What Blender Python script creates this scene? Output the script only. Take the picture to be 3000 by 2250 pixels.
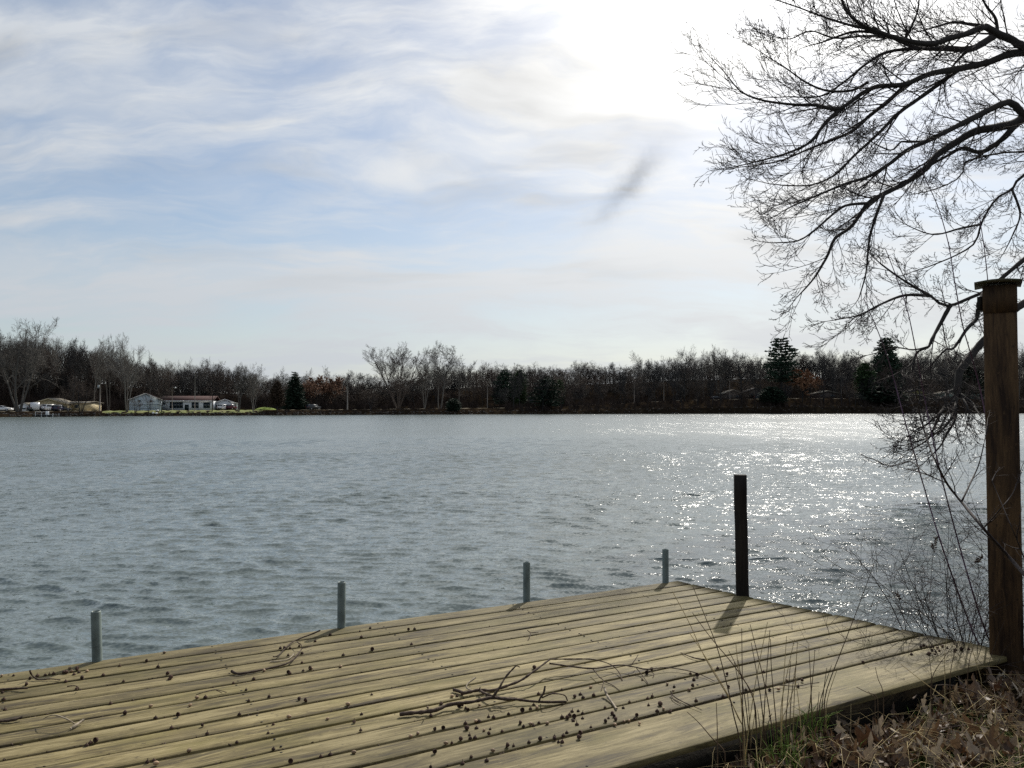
import bpy, math, random
import numpy as np
from mathutils import Vector, Matrix, Quaternion

R = math.radians
SC = bpy.context.scene
COL = SC.collection
for o in list(bpy.data.objects):
    bpy.data.objects.remove(o)

# ------------------------------------------------------------------ camera
F = 2300.0                      # focal length in pixels of the 3000 x 2250 photograph
CAMZ = 1.386                    # eye height above the deck boards
PITCH = 0.030897
ROLL = 0.0070776                # slope of the deck to the side
WATER = -0.62
cam_d = bpy.data.cameras.new('camera')
cam_d.sensor_width = 36.0
cam_d.lens = 36.0 * F / 3000.0
cam_d.clip_start = 0.05
cam_d.clip_end = 4000
cam = bpy.data.objects.new('camera', cam_d)
COL.objects.link(cam)
cam.location = (0, 0, CAMZ)
cam.rotation_euler = (math.pi / 2 + PITCH, 0, 0)
SC.camera = cam

# ------------------------------------------------------------------ light
SUN_AZ, SUN_EL = R(23.0), R(40.0)        # to the right of the view, high
sdir = Vector((math.sin(SUN_AZ) * math.cos(SUN_EL), math.cos(SUN_AZ) * math.cos(SUN_EL), math.sin(SUN_EL)))
sun_d = bpy.data.lights.new('sun', 'SUN')
sun_d.energy = 4.2
sun_d.angle = R(0.9)
sun_d.color = (1.0, 0.95, 0.86)
sun = bpy.data.objects.new('sun', sun_d)
COL.objects.link(sun)
sun.rotation_euler = (-sdir).to_track_quat('-Z', 'Y').to_euler()
sun.location = (20, 40, 40)


def nd(nt, t, ins=None, **at):
    n = nt.nodes.new(t)
    for k, v in at.items():
        setattr(n, k, v)
    for k, v in (ins or {}).items():
        s = n.inputs[k]
        if isinstance(v, bpy.types.NodeSocket):
            nt.links.new(v, s)
        else:
            s.default_value = v
    return n


def mth(nt, op, a, b=None, c=None, clamp=False):
    n = nt.nodes.new('ShaderNodeMath')
    n.operation = op
    n.use_clamp = clamp
    for i, v in enumerate((a, b, c)):
        if v is None:
            continue
        if isinstance(v, bpy.types.NodeSocket):
            nt.links.new(v, n.inputs[i])
        else:
            n.inputs[i].default_value = v
    return n.outputs[0]


def vmth(nt, op, a, b=None, scale=None):
    n = nt.nodes.new('ShaderNodeVectorMath')
    n.operation = op
    for i, v in enumerate((a, b)):
        if v is None:
            continue
        if isinstance(v, bpy.types.NodeSocket):
            nt.links.new(v, n.inputs[i])
        else:
            n.inputs[i].default_value = v
    if scale is not None:
        if isinstance(scale, bpy.types.NodeSocket):
            nt.links.new(scale, n.inputs['Scale'])
        else:
            n.inputs['Scale'].default_value = scale
    return n.outputs['Value'] if op in ('DOT_PRODUCT', 'LENGTH') else n.outputs[0]


def mixc(nt, fac, a, b, blend='MIX'):
    n = nt.nodes.new('ShaderNodeMix')
    n.data_type = 'RGBA'
    n.blend_type = blend
    for s, v in ((n.inputs[0], fac), (n.inputs[6], a), (n.inputs[7], b)):
        if isinstance(v, bpy.types.NodeSocket):
            nt.links.new(v, s)
        else:
            s.default_value = v if not isinstance(v, tuple) or len(v) == 4 else (*v, 1)
    return n.outputs[2]


def rng_map(nt, v, a, b, c=0.0, d=1.0, smooth=True):
    n = nt.nodes.new('ShaderNodeMapRange')
    n.interpolation_type = 'SMOOTHSTEP' if smooth else 'LINEAR'
    nt.links.new(v, n.inputs[0])
    for i, x in enumerate((a, b, c, d)):
        n.inputs[i + 1].default_value = x
    return n.outputs[0]


def noise(nt, vec, scale, detail=4, rough=0.55, dist=0.0, out='Fac'):
    n = nd(nt, 'ShaderNodeTexNoise', {'Scale': scale, 'Detail': detail, 'Roughness': rough, 'Distortion': dist})
    if vec is not None:
        nt.links.new(vec, n.inputs['Vector'])
    return n.outputs[out]


def mapping(nt, vec, loc=(0, 0, 0), rot=(0, 0, 0), scale=(1, 1, 1)):
    n = nd(nt, 'ShaderNodeMapping', {'Location': loc, 'Rotation': rot, 'Scale': scale})
    nt.links.new(vec, n.inputs['Vector'])
    return n.outputs[0]


def ramp(nt, fac, stops):
    n = nt.nodes.new('ShaderNodeValToRGB')
    e = n.color_ramp.elements
    while len(e) < len(stops):
        e.new(0.5)
    for i, (p, c) in enumerate(stops):
        e[i].position = p
        e[i].color = (*c, 1)
    nt.links.new(fac, n.inputs[0])
    return n.outputs[0]


# ------------------------------------------------------------------ sky: clear Nishita sky seen through a veil of cirrus
def build_world():
    w = bpy.data.worlds.new('World')
    SC.world = w
    w.use_nodes = True
    nt = w.node_tree
    nt.nodes.clear()
    sky = nd(nt, 'ShaderNodeTexSky', sky_type='NISHITA', sun_disc=False, sun_elevation=SUN_EL,
             sun_rotation=SUN_AZ, altitude=200.0, air_density=1.0, dust_density=1.0, ozone_density=2.0)
    d = nd(nt, 'ShaderNodeTexCoord').outputs['Generated']
    d = vmth(nt, 'NORMALIZE', d)
    sp = nd(nt, 'ShaderNodeSeparateXYZ', {0: d})
    zc = mth(nt, 'ADD', mth(nt, 'MAXIMUM', sp.outputs[2], 0.0), 0.24)
    u = mth(nt, 'DIVIDE', sp.outputs[0], zc)
    v = mth(nt, 'DIVIDE', sp.outputs[1], zc)
    q = nd(nt, 'ShaderNodeCombineXYZ', {0: u, 1: v, 2: 0.0}).outputs[0]
    warp = vmth(nt, 'SUBTRACT', noise(nt, q, 1.1, 4, 0.55, out='Color'), (0.5, 0.5, 0.5))
    qw = vmth(nt, 'ADD', q, vmth(nt, 'SCALE', warp, scale=0.55))
    # broad sheets, drawn out along the wind
    m1 = mapping(nt, qw, (3.1, 1.7, 0.0), (0, 0, R(-35)), (0.9, 1.7, 1))
    n1 = noise(nt, m1, 1.0, 7, 0.52)
    # streaky fibres
    m2 = mapping(nt, qw, (7.0, 2.0, 1.0), (0, 0, R(-55)), (1.1, 4.2, 1))
    n2 = noise(nt, m2, 1.3, 8, 0.6)
    # mottled grey underside of the thicker sheet
    m3 = mapping(nt, qw, (1.0, 9.0, 4.0), (0, 0, R(-52)), (1.6, 4.6, 1))
    n3 = noise(nt, m3, 1.0, 6, 0.5)
    n4 = noise(nt, mapping(nt, qw, (2.0, 4.0, 6.0), (0, 0, R(-45)), (3.2, 6.5, 1)), 1.0, 6, 0.62)
    cov = mth(nt, 'ADD', rng_map(nt, n1, 0.40, 0.64, 0.0, 0.62), rng_map(nt, n2, 0.44, 0.66, 0.0, 0.42))
    cov = mth(nt, 'ADD', cov, rng_map(nt, n4, 0.40, 0.68, 0.04, 0.34))
    ca = vmth(nt, 'DOT_PRODUCT', d, tuple(sdir))
    ca = mth(nt, 'MAXIMUM', ca, 0.0)
    # aureole: ice crystals scatter the sun forward, so the veil brightens toward it
    g1 = mth(nt, 'POWER', ca, 5.5)
    g2 = mth(nt, 'POWER', ca, 40.0)
    lum = mth(nt, 'ADD', mth(nt, 'MULTIPLY', g1, 6.0), mth(nt, 'MULTIPLY', g2, 24.0))
    lum = mth(nt, 'ADD', lum, 6.3)
    cov = mth(nt, 'ADD', cov, mth(nt, 'MULTIPLY', g1, 0.5), clamp=True)
    grey = rng_map(nt, n3, 0.46, 0.74, 0.0, 0.26)
    grey = mth(nt, 'SUBTRACT', 1.0, mth(nt, 'MULTIPLY', grey, rng_map(nt, sp.outputs[2], 0.08, 0.28)))
    lum = mth(nt, 'MULTIPLY', lum, grey)
    # one thick dark feather of cloud, standing below and left of the sun
    w0 = Vector((0.1434, 0.9606, 0.2735)).normalized()
    up_ = Vector((0.0, 0.0, 1.0)); rt_ = w0.cross(up_).normalized(); vu_ = rt_.cross(w0)
    t1 = (rt_ * 0.72 + vu_ * 0.69).normalized(); t2 = w0.cross(t1)
    dw = vmth(nt, 'ADD', d, vmth(nt, 'SCALE', vmth(nt, 'SUBTRACT', noise(nt, d, 26.0, 4, 0.6, out='Color'), (0.5, 0.5, 0.5)), scale=0.040))
    fx = mth(nt, 'MULTIPLY', vmth(nt, 'DOT_PRODUCT', dw, tuple(t1)), 19.0)
    fy = mth(nt, 'MULTIPLY', vmth(nt, 'DOT_PRODUCT', dw, tuple(t2)), 62.0)
    r2 = mth(nt, 'ADD', mth(nt, 'MULTIPLY', fx, fx), mth(nt, 'MULTIPLY', fy, fy))
    wisp = mth(nt, 'MULTIPLY', mth(nt, 'EXPONENT', mth(nt, 'MULTIPLY', r2, -1.0)), rng_map(nt, vmth(nt, 'DOT_PRODUCT', d, tuple(w0)), 0.9, 0.95))
    lum = mth(nt, 'MULTIPLY', lum, mth(nt, 'SUBTRACT', 1.0, mth(nt, 'MULTIPLY', wisp, 0.5)))
    ccol = vmth(nt, 'SCALE', mixc(nt, mth(nt, 'MULTIPLY', g1, 1.6, clamp=True), (0.915, 0.985, 1.075), (1.0, 0.995, 0.975)), scale=lum)
    # hazy band of thick air low over the horizon
    low = rng_map(nt, sp.outputs[2], 0.0, 0.30, 0.55, 0.0)
    skyc = vmth(nt, 'MULTIPLY', sky.outputs[0], (1.04, 1.03, 1.0))
    c = mixc(nt, cov, skyc, ccol)
    hazec = vmth(nt, 'SCALE', mixc(nt, mth(nt, 'MULTIPLY', g1, 1.6, clamp=True), (0.93, 1.0, 1.04), (1.0, 0.99, 0.95)), scale=mth(nt, 'ADD', mth(nt, 'MULTIPLY', g1, 4.0), 5.6))
    c = mixc(nt, low, c, hazec)
    bg = nd(nt, 'ShaderNodeBackground', {'Color': c, 'Strength': 0.1})
    out = nd(nt, 'ShaderNodeOutputWorld', {'Surface': bg.outputs[0]})
    w.cycles.sampling_method = 'MANUAL'
    w.cycles.sample_map_resolution = 1024


build_world()
SC.view_settings.view_transform = 'Standard'
SC.view_settings.look = 'None'
SC.view_settings.exposure = 0.0
SC.view_settings.gamma = 1.0
SC.view_settings.use_curve_mapping = False
SC.cycles.use_denoising = False
SC.cycles.use_adaptive_sampling = False
SC.cycles.max_bounces = 6
SC.cycles.diffuse_bounces = 3
SC.cycles.glossy_bounces = 3
SC.cycles.sample_clamp_direct = 12.0
SC.cycles.sample_clamp_indirect = 4.0
SC.render.film_transparent = False

# ------------------------------------------------------------------ mesh helpers
class MB:
    def __init__(s):
        s.v = []; s.f = []; s.n = 0; s.col = []

    def add(s, v, *fs):
        v = np.asarray(v, dtype=np.float32).reshape(-1, 3)
        for f in fs:
            f = np.asarray(f, dtype=np.int32)
            if f.size:
                s.f.append(f + s.n)
        s.v.append(v)
        s.n += len(v)

    def box(s, lo, hi, M=None, bev=0.0):
        x0, y0, z0 = lo; x1, y1, z1 = hi
        if bev > 0:
            b = bev
            v = []
            for (x, sx) in ((x0, 1), (x1, -1)):
                for (y, sy) in ((y0, 1), (y1, -1)):
                    for (z, sz) in ((z0, 1), (z1, -1)):
                        v += [(x, y + sy * b, z + sz * b), (x + sx * b, y, z + sz * b), (x + sx * b, y + sy * b, z)]
            import bmesh
            bm = bmesh.new()
            for p in v:
                bm.verts.new(p)
            bmesh.ops.convex_hull(bm, input=bm.verts)
            bmesh.ops.recalc_face_normals(bm, faces=bm.faces)
            bm.verts.index_update()
            vv = np.array([w.co[:] for w in bm.verts])
            tri = [[w.index for w in f.verts] for f in bm.faces]
            bm.free()
            if M is not None:
                vv = xf(vv, M)
            base = s.n
            s.v.append(vv.astype(np.float32)); s.n += len(vv)
            for t in tri:
                s.f.append(np.array([t], dtype=np.int32) + base)
            return
        v = np.array([(x0, y0, z0), (x1, y0, z0), (x1, y1, z0), (x0, y1, z0), (x0, y0, z1), (x1, y0, z1), (x1, y1, z1), (x0, y1, z1)], float)
        if M is not None:
            v = xf(v, M)
        s.add(v, [(0, 3, 2, 1), (4, 5, 6, 7), (0, 1, 5, 4), (1, 2, 6, 5), (2, 3, 7, 6), (3, 0, 4, 7)])

    def prism(s, poly, y0, y1, M=None):
        """poly: (x,z) outline counter-clockwise seen from -y; extruded from y0 to y1"""
        n = len(poly)
        v = np.array([(x, y0, z) for x, z in poly] + [(x, y1, z) for x, z in poly], float)
        if M is not None:
            v = xf(v, M)
        base = s.n
        s.add(v, [(i, i + n, (i + 1) % n + n, (i + 1) % n) for i in range(n)])
        s.f.append(np.array([list(range(n))], dtype=np.int32) + base)
        s.f.append(np.array([list(range(2 * n - 1, n - 1, -1))], dtype=np.int32) + base)

    def tube(s, P, r, sides=5, cap=False):
        P = np.asarray(P, float)
        r = np.broadcast_to(np.asarray(r, float), (len(P),))
        s.tubes(P[None], r[None], sides)
        if cap:
            n = len(P); base = s.n - n * sides
            s.f.append(np.array([[base + (n - 1) * sides + k for k in range(sides)]], dtype=np.int32))
            s.f.append(np.array([[base + k for k in range(sides - 1, -1, -1)]], dtype=np.int32))

    def tubes(s, P, r, sides=3):
        P = np.asarray(P, float); r = np.asarray(r, float)
        B, N, _ = P.shape
        t = np.gradient(P, axis=1)
        t /= np.linalg.norm(t, axis=2, keepdims=True) + 1e-12
        m = t.mean(axis=1)
        ref = np.where(np.abs(m[:, 2:3]) > 0.8, np.array([[1.0, 0.13, 0]]), np.array([[0.11, 0.05, 1.0]]))[:, None, :]
        a = np.cross(t, ref); a /= np.linalg.norm(a, axis=2, keepdims=True) + 1e-12
        b = np.cross(t, a)
        ang = np.arange(sides) * 2 * math.pi / sides
        ring = a[:, :, None, :] * np.cos(ang)[None, None, :, None] + b[:, :, None, :] * np.sin(ang)[None, None, :, None]
        v = P[:, :, None, :] + ring * r[:, :, None, None]
        i = np.arange(N - 1)[:, None]; k = np.arange(sides)[None, :]
        k2 = (k + 1) % sides
        q = np.stack([i * sides + k, (i + 1) * sides + k, (i + 1) * sides + k2, i * sides + k2], -1).reshape(-1, 4)
        f = (q[None] + (np.arange(B) * N * sides)[:, None, None]).reshape(-1, 4)
        s.add(v.reshape(-1, 3), f)

    def lathe(s, prof, sides=12, M=None):
        prof = np.asarray(prof, float)
        ang = np.arange(sides) * 2 * math.pi / sides
        v = np.stack([prof[:, None, 0] * np.cos(ang), prof[:, None, 0] * np.sin(ang), np.broadcast_to(prof[:, None, 1], (len(prof), sides))], -1).reshape(-1, 3)
        if M is not None:
            v = xf(v, M)
        n = len(prof)
        i = np.arange(n - 1)[:, None]; k = np.arange(sides)[None, :]; k2 = (k + 1) % sides
        s.add(v, np.stack([i * sides + k, i * sides + k2, (i + 1) * sides + k2, (i + 1) * sides + k], -1).reshape(-1, 4))

    def mesh(s, name, mat=None, smooth=False):
        me = bpy.data.meshes.new(name)
        v = np.concatenate(s.v).astype(np.float32)
        loops = np.concatenate([f.ravel() for f in s.f]).astype(np.int32)
        sizes = np.concatenate([np.full(len(f), f.shape[1], dtype=np.int32) for f in s.f])
        starts = np.concatenate([[0], np.cumsum(sizes)[:-1]]).astype(np.int32)
        me.vertices.add(len(v)); me.vertices.foreach_set('co', v.ravel())
        me.loops.add(len(loops)); me.loops.foreach_set('vertex_index', loops)
        me.polygons.add(len(sizes)); me.polygons.foreach_set('loop_start', starts)
        if smooth:
            me.polygons.foreach_set('use_smooth', np.ones(len(sizes), dtype=bool))
        me.update(calc_edges=True)
        if mat:
            me.materials.append(mat)
        return me

    def build(s, name, mat=None, parent=None, smooth=False):
        return link(name, s.mesh(name, mat, smooth), parent)


def xf(v, M):
    v = np.asarray(v, float)
    A = np.array(M)
    return v @ A[:3, :3].T + A[:3, 3]


def link(name, data, parent=None):
    o = bpy.data.objects.new(name, data)
    COL.objects.link(o)
    if parent:
        o.parent = parent
    return o


def tag(o, label=None, cat=None, group=None, kind=None):
    for k, v in (('label', label), ('category', cat), ('group', group), ('kind', kind)):
        if v:
            o[k] = v
    return o


def thing(name, label, cat, loc=(0, 0, 0), rz=0.0, group=None):
    o = bpy.data.objects.new(name, None)
    COL.objects.link(o)
    o.empty_display_size = 0.1
    o.location = loc
    o.rotation_euler = (0, 0, rz)
    return tag(o, label, cat, group)


KIDS = {}


def part(name, mb, mat, parent, smooth=False):
    o = mb.build(name, mat, parent, smooth)
    KIDS.setdefault(parent.name, []).append(o)
    return o


def copy_tree(root, label=None, group=None):
    r = root.copy(); COL.objects.link(r)
    if label: r['label'] = label
    if group: r['group'] = group
    for ch in KIDS.get(root.name, []):
        c = ch.copy(); COL.objects.link(c); c.parent = r
        for g in KIDS.get(ch.name, []):
            e = g.copy(); COL.objects.link(e); e.parent = c
    return r


def ray(px, py):
    u = (px - 1500) / F; v = (1125 - py) / F
    return Vector((u, math.cos(PITCH) - v * math.sin(PITCH), math.sin(PITCH) + v * math.cos(PITCH)))


def at(px, py, Y):
    d = ray(px, py)
    return Vector((0, 0, CAMZ)) + d * (Y / d.y)


# deck plane: passes below the camera, sloping a little to the side
DN = Vector((math.sin(ROLL), 0, math.cos(ROLL)))


def dz(x, y):
    return -x * math.tan(ROLL)


def on_deck(px, py, lift=0.0):
    d = ray(px, py); o = Vector((0, 0, CAMZ))
    t = (lift - o.dot(DN)) / d.dot(DN)
    return o + d * t


TH = 1.04147
E1 = Vector((math.sin(TH), math.cos(TH), 0)); E2 = Vector((-math.cos(TH), math.sin(TH), 0))
E1 = (E1 - DN * E1.dot(DN)).normalized(); E2 = DN.cross(E1).normalized()
DECKM = Matrix((E1, E2, DN)).transposed().to_4x4()


def deck(a, d, z=0.0):
    return E1 * a + E2 * d + DN * z


# ------------------------------------------------------------------ materials
def new_mat(name):
    m = bpy.data.materials.new(name)
    m.use_nodes = True
    nt = m.node_tree
    nt.nodes.clear()
    b = nd(nt, 'ShaderNodeBsdfPrincipled')
    nd(nt, 'ShaderNodeOutputMaterial', {'Surface': b.outputs[0]})
    return m, nt, b


def bump(nt, b, h, strength=0.3, dist=0.01):
    n = nd(nt, 'ShaderNodeBump', {'Height': h, 'Strength': strength, 'Distance': dist})
    nt.links.new(n.outputs[0], b.inputs['Normal'])


def simple(name, c, rough=0.8, var=0.25, scale=6.0, metal=0.0, spec=0.3, c2=None, bmp=0.0, rnd=0.0):
    """colour broken up by noise, with an optional shift from one object to the next"""
    m, nt, b = new_mat(name)
    tc = nd(nt, 'ShaderNodeTexCoord').outputs['Object']
    oi = nd(nt, 'ShaderNodeObjectInfo').outputs['Random']
    vec = vmth(nt, 'ADD', tc, nd(nt, 'ShaderNodeCombineXYZ', {0: mth(nt, 'MULTIPLY', oi, 37.0), 1: oi, 2: 0.0}).outputs[0])
    n = noise(nt, vec, scale, 5, 0.6)
    c2 = c2 or tuple(x * (1 - var) for x in c)
    hi = tuple(min(1, x * (1 + var * 0.6)) for x in c)
    col = ramp(nt, n, [(0.3, c2), (0.5, c), (0.72, hi)])
    if rnd:
        col = vmth(nt, 'SCALE', col, scale=rng_map(nt, oi, 0, 1, 1 - rnd, 1 + rnd, False))
    nt.links.new(col, b.inputs['Base Color'])
    b.inputs['Roughness'].default_value = rough
    b.inputs['Metallic'].default_value = metal
    b.inputs['Specular IOR Level'].default_value = spec
    if bmp:
        bump(nt, b, n, bmp, 0.01)
    return m


def wood_mat(name, light, mid, dark, grain=1.0, green=None, rough=0.75, along=0):
    m, nt, b = new_mat(name)
    tc = nd(nt, 'ShaderNodeTexCoord').outputs['Object']
    oi = nd(nt, 'ShaderNodeObjectInfo').outputs['Random']
    off = nd(nt, 'ShaderNodeCombineXYZ', {0: mth(nt, 'MULTIPLY', oi, 91.0), 1: mth(nt, 'MULTIPLY', oi, 17.0), 2: mth(nt, 'MULTIPLY', oi, 7.0)}).outputs[0]
    v0 = vmth(nt, 'ADD', tc, off)
    st = [(1.7, 15, 15), (15, 15, 1.7)][along]
    st2 = [(5.0, 80, 80), (80, 80, 5.0)][along]
    kn = [(1.5, 7.0, 7.0), (7, 7, 1.5)][along]
    wv = vmth(nt, 'ADD', v0, vmth(nt, 'SCALE', vmth(nt, 'SUBTRACT', noise(nt, mapping(nt, v0, scale=kn), 0.9, 3, 0.5, out='Color'), (0.5, 0.5, 0.5)), scale=0.11))
    g1 = noise(nt, mapping(nt, wv, scale=st), 1.0 * grain, 4, 0.6)
    g2 = noise(nt, mapping(nt, wv, scale=st2), 1.0 * grain, 3, 0.6)
    blot = noise(nt, mapping(nt, v0, scale=[(1.6, 4, 4), (4, 4, 1.6)][along]), 1.2, 5, 0.62)
    f = mth(nt, 'ADD', mth(nt, 'MULTIPLY', g1, 0.62), mth(nt, 'MULTIPLY', g2, 0.38))
    col = ramp(nt, f, [(0.385, dark), (0.485, mid), (0.60, light)])
    if green:
        col = mixc(nt, rng_map(nt, blot, 0.45, 0.70, 0.0, 0.62), col, green)
    stain = noise(nt, mapping(nt, v0, loc=(5, 3, 1), scale=[(2.2, 5, 5), (5, 5, 2.2)][along]), 1.0, 6, 0.65)
    col = mixc(nt, rng_map(nt, stain, 0.52, 0.72, 0.0, 0.5), col, tuple(x * 1.25 for x in dark))
    # fine dirt and lichen specks
    sp_ = noise(nt, mapping(nt, v0, scale=[(26, 60, 60), (60, 60, 26)][along]), 1.0, 3, 0.7)
    col = mixc(nt, rng_map(nt, sp_, 0.58, 0.72, 0.0, 0.7), col, tuple(x * 0.8 for x in dark))
    col = mixc(nt, rng_map(nt, sp_, 0.40, 0.28, 0.0, 0.35), col, tuple(min(1, x * 1.5) for x in light))
    # weathered grey tone on the raised grain
    col = mixc(nt, mth(nt, 'MULTIPLY', rng_map(nt, g2, 0.52, 0.75), rng_map(nt, stain, 0.58, 0.35, 0.0, 0.4)), col, tuple(min(1, x * 1.45 + 0.03) for x in light))
    # knots
    vo = nd(nt, 'ShaderNodeTexVoronoi', {'Vector': mapping(nt, wv, scale=kn), 'Scale': 0.75, 'Randomness': 1.0})
    k = rng_map(nt, vo.outputs['Distance'], 0.05, 0.15, 1.0, 0.0)
    col = mixc(nt, mth(nt, 'MULTIPLY', k, 0.55), col, tuple(x * 0.6 for x in dark))
    # tone of each board
    col = vmth(nt, 'SCALE', col, scale=rng_map(nt, oi, 0, 1, 0.74, 1.2, False))
    nt.links.new(col, b.inputs['Base Color'])
    b.inputs['Roughness'].default_value = rough
    b.inputs['Specular IOR Level'].default_value = 0.35
    bump(nt, b, mth(nt, 'ADD', f, mth(nt, 'MULTIPLY', g2, 0.6)), 0.55, 0.004)
    return m


M = {}
M['deck'] = wood_mat('weathered_deck_wood', (0.252, 0.203, 0.096), (0.142, 0.110, 0.041), (0.046, 0.033, 0.013), green=(0.118, 0.098, 0.022))
M['post_brown'] = wood_mat('brown_treated_timber', (0.125, 0.072, 0.031), (0.068, 0.038, 0.017), (0.024, 0.013, 0.007), along=1, rough=0.9)
M['post_dark'] = wood_mat('dark_wet_timber', (0.034, 0.026, 0.019), (0.022, 0.016, 0.011), (0.01, 0.007, 0.005), along=1, rough=0.8)
M['joist'] = wood_mat('shaded_joist_wood', (0.02, 0.016, 0.009), (0.013, 0.010, 0.006), (0.007, 0.005, 0.003))  # joist and rim wood blackened, shade below the boards put into the colour
M['galv'] = simple('grey_green_galvanised_steel', (0.15, 0.185, 0.17), 0.55, 0.3, 9, metal=0.1, spec=0.4, c2=(0.075, 0.095, 0.085), bmp=0.05)
M['capmetal'] = simple('mossy_cap_board', (0.10, 0.09, 0.055), 0.8, 0.4, 15, c2=(0.05, 0.06, 0.025))
M['oakbark'] = simple('oak_bark', (0.045, 0.038, 0.033), 0.9, 0.4, 30, bmp=0.4)
M['twigbark'] = simple('twig_bark', (0.05, 0.038, 0.034), 0.85, 0.35, 40)
M['canebark'] = simple('purple_cane', (0.10, 0.05, 0.085), 0.6, 0.35, 30)
M['deadtwig'] = simple('fallen_twig_bark', (0.075, 0.052, 0.038), 0.9, 0.5, 60, bmp=0.3)
M['paletwig'] = simple('bleached_twig', (0.36, 0.30, 0.22), 0.85, 0.4, 60, bmp=0.3)
M['acorncap'] = simple('acorn_cup', (0.075, 0.042, 0.03), 0.85, 0.5, 500, bmp=0.6, rnd=0.4)
M['acorn'] = simple('acorn_shell', (0.30, 0.20, 0.12), 0.6, 0.4, 120, rnd=0.4)
M['straw'] = simple('dry_straw', (0.40, 0.31, 0.15), 0.8, 0.35, 20, rnd=0.3)
M['stalk'] = simple('dry_stalk', (0.085, 0.055, 0.03), 0.8, 0.4, 20, rnd=0.5)
M['grass'] = simple('green_grass', (0.13, 0.20, 0.035), 0.7, 0.4, 30, c2=(0.07, 0.12, 0.022))
M['needle'] = simple('conifer_needles', (0.022, 0.04, 0.022), 0.8, 0.4, 3, rnd=0.25)
M['needle_green'] = simple('arborvitae_green', (0.035, 0.062, 0.02), 0.8, 0.4, 3)
M['cedar'] = simple('winter_cedar', (0.055, 0.035, 0.022), 0.85, 0.4, 3)
M['bark_grey'] = simple('grey_far_bark', (0.10, 0.09, 0.078), 0.9, 0.3, 2, rnd=0.25)
M['bark_brown'] = simple('brown_far_bark', (0.075, 0.056, 0.044), 0.9, 0.3, 2, rnd=0.3)
M['bark_pale'] = simple('pale_far_bark', (0.17, 0.155, 0.135), 0.9, 0.3, 2, rnd=0.15)
M['bark_dark'] = simple('dark_far_bark', (0.028, 0.027, 0.027), 0.9, 0.3, 2, rnd=0.25)
M['bark_deep'] = simple('deep_wood_bark', (0.042, 0.035, 0.03), 0.9, 0.5, 0.05)
M['rust'] = simple('dead_rust_leaves', (0.17, 0.085, 0.045), 0.9, 0.35, 3, rnd=0.3)
M['brush'] = simple('brush_twigs', (0.04, 0.027, 0.021), 0.9, 0.5, 0.08)
M['rock'] = simple('shore_rock', (0.085, 0.075, 0.066), 0.9, 0.5, 0.9)
M['road'] = simple('pale_road_surface', (0.32, 0.28, 0.20), 0.9, 0.2, 1.5)
M['hillroad'] = simple('shaded_road_surface', (0.20, 0.18, 0.13), 0.9, 0.4, 0.3)
M['lawn'] = simple('spring_lawn', (0.15, 0.17, 0.045), 0.9, 0.35, 0.7, c2=(0.16, 0.13, 0.06))
M['mound'] = simple('bright_green_mound', (0.19, 0.25, 0.04), 0.9, 0.3, 1.2)
M['white'] = simple('white_siding', (0.72, 0.74, 0.76), 0.6, 0.06, 2)
M['white_shade'] = simple('white_siding_shade_tint', (0.52, 0.60, 0.64), 0.6, 0.08, 2)  # white siding with its bluish shade put into the colour
M['tan'] = simple('tan_siding', (0.42, 0.34, 0.20), 0.7, 0.1, 2)
M['tan_light'] = simple('light_tan_siding', (0.52, 0.43, 0.26), 0.7, 0.12, 2)
M['roof_red'] = simple('red_brown_shingle', (0.07, 0.034, 0.03), 0.9, 0.3, 3)
M['roof_grey'] = simple('grey_shingle', (0.28, 0.25, 0.20), 0.9, 0.2, 3)
M['roof_dark'] = simple('dark_shingle', (0.10, 0.09, 0.085), 0.9, 0.25, 3)
M['siding_dark'] = simple('dark_siding', (0.11, 0.09, 0.075), 0.8, 0.2, 3)
M['siding_green'] = simple('pale_green_siding', (0.25, 0.30, 0.25), 0.8, 0.15, 3)
M['siding_yellow'] = simple('olive_yellow_siding', (0.30, 0.27, 0.10), 0.8, 0.15, 3)
M['doorgrey'] = simple('grey_garage_door', (0.33, 0.36, 0.37), 0.6, 0.08, 2)
M['darkopen'] = simple('dark_door_and_shaded_opening', (0.012, 0.022, 0.024), 0.5, 0.2, 2)
M['frame'] = simple('window_frame_paint', (0.10, 0.14, 0.16), 0.5, 0.1, 2)
M['trimwhite'] = simple('white_trim', (0.78, 0.78, 0.76), 0.5, 0.05, 2)
M['pole'] = simple('grey_utility_pole', (0.24, 0.21, 0.18), 0.9, 0.2, 3)
M['tyre'] = simple('black_rubber', (0.015, 0.015, 0.016), 0.8, 0.1, 3)
M['rim'] = simple('wheel_metal', (0.35, 0.35, 0.36), 0.35, 0.1, 3, metal=0.8)
M['carwhite'] = simple('white_car_paint', (0.75, 0.76, 0.78), 0.25, 0.03, 2, spec=0.6)
M['carblack'] = simple('black_car_paint', (0.02, 0.022, 0.026), 0.25, 0.1, 2, spec=0.6)
M['carnavy'] = simple('navy_car_paint', (0.025, 0.03, 0.07), 0.25, 0.1, 2, spec=0.6)
M['cargreen'] = simple('dark_green_car_paint', (0.03, 0.05, 0.05), 0.25, 0.1, 2, spec=0.6)
M['carmaroon'] = simple('maroon_car_paint', (0.07, 0.006, 0.018), 0.25, 0.1, 2, spec=0.6)
M['lamp'] = simple('frosted_lamp_head', (0.8, 0.8, 0.78), 0.4, 0.05, 2)
M['taillight'] = simple('red_tail_light', (0.35, 0.02, 0.02), 0.3, 0.05, 2)


def glass_mat():
    m, nt, b = new_mat('dark_window_glass')
    b.inputs['Base Color'].default_value = (0.02, 0.028, 0.035, 1)
    b.inputs['Roughness'].default_value = 0.06
    b.inputs['Specular IOR Level'].default_value = 0.8
    return m


M['glass'] = glass_mat()


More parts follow.
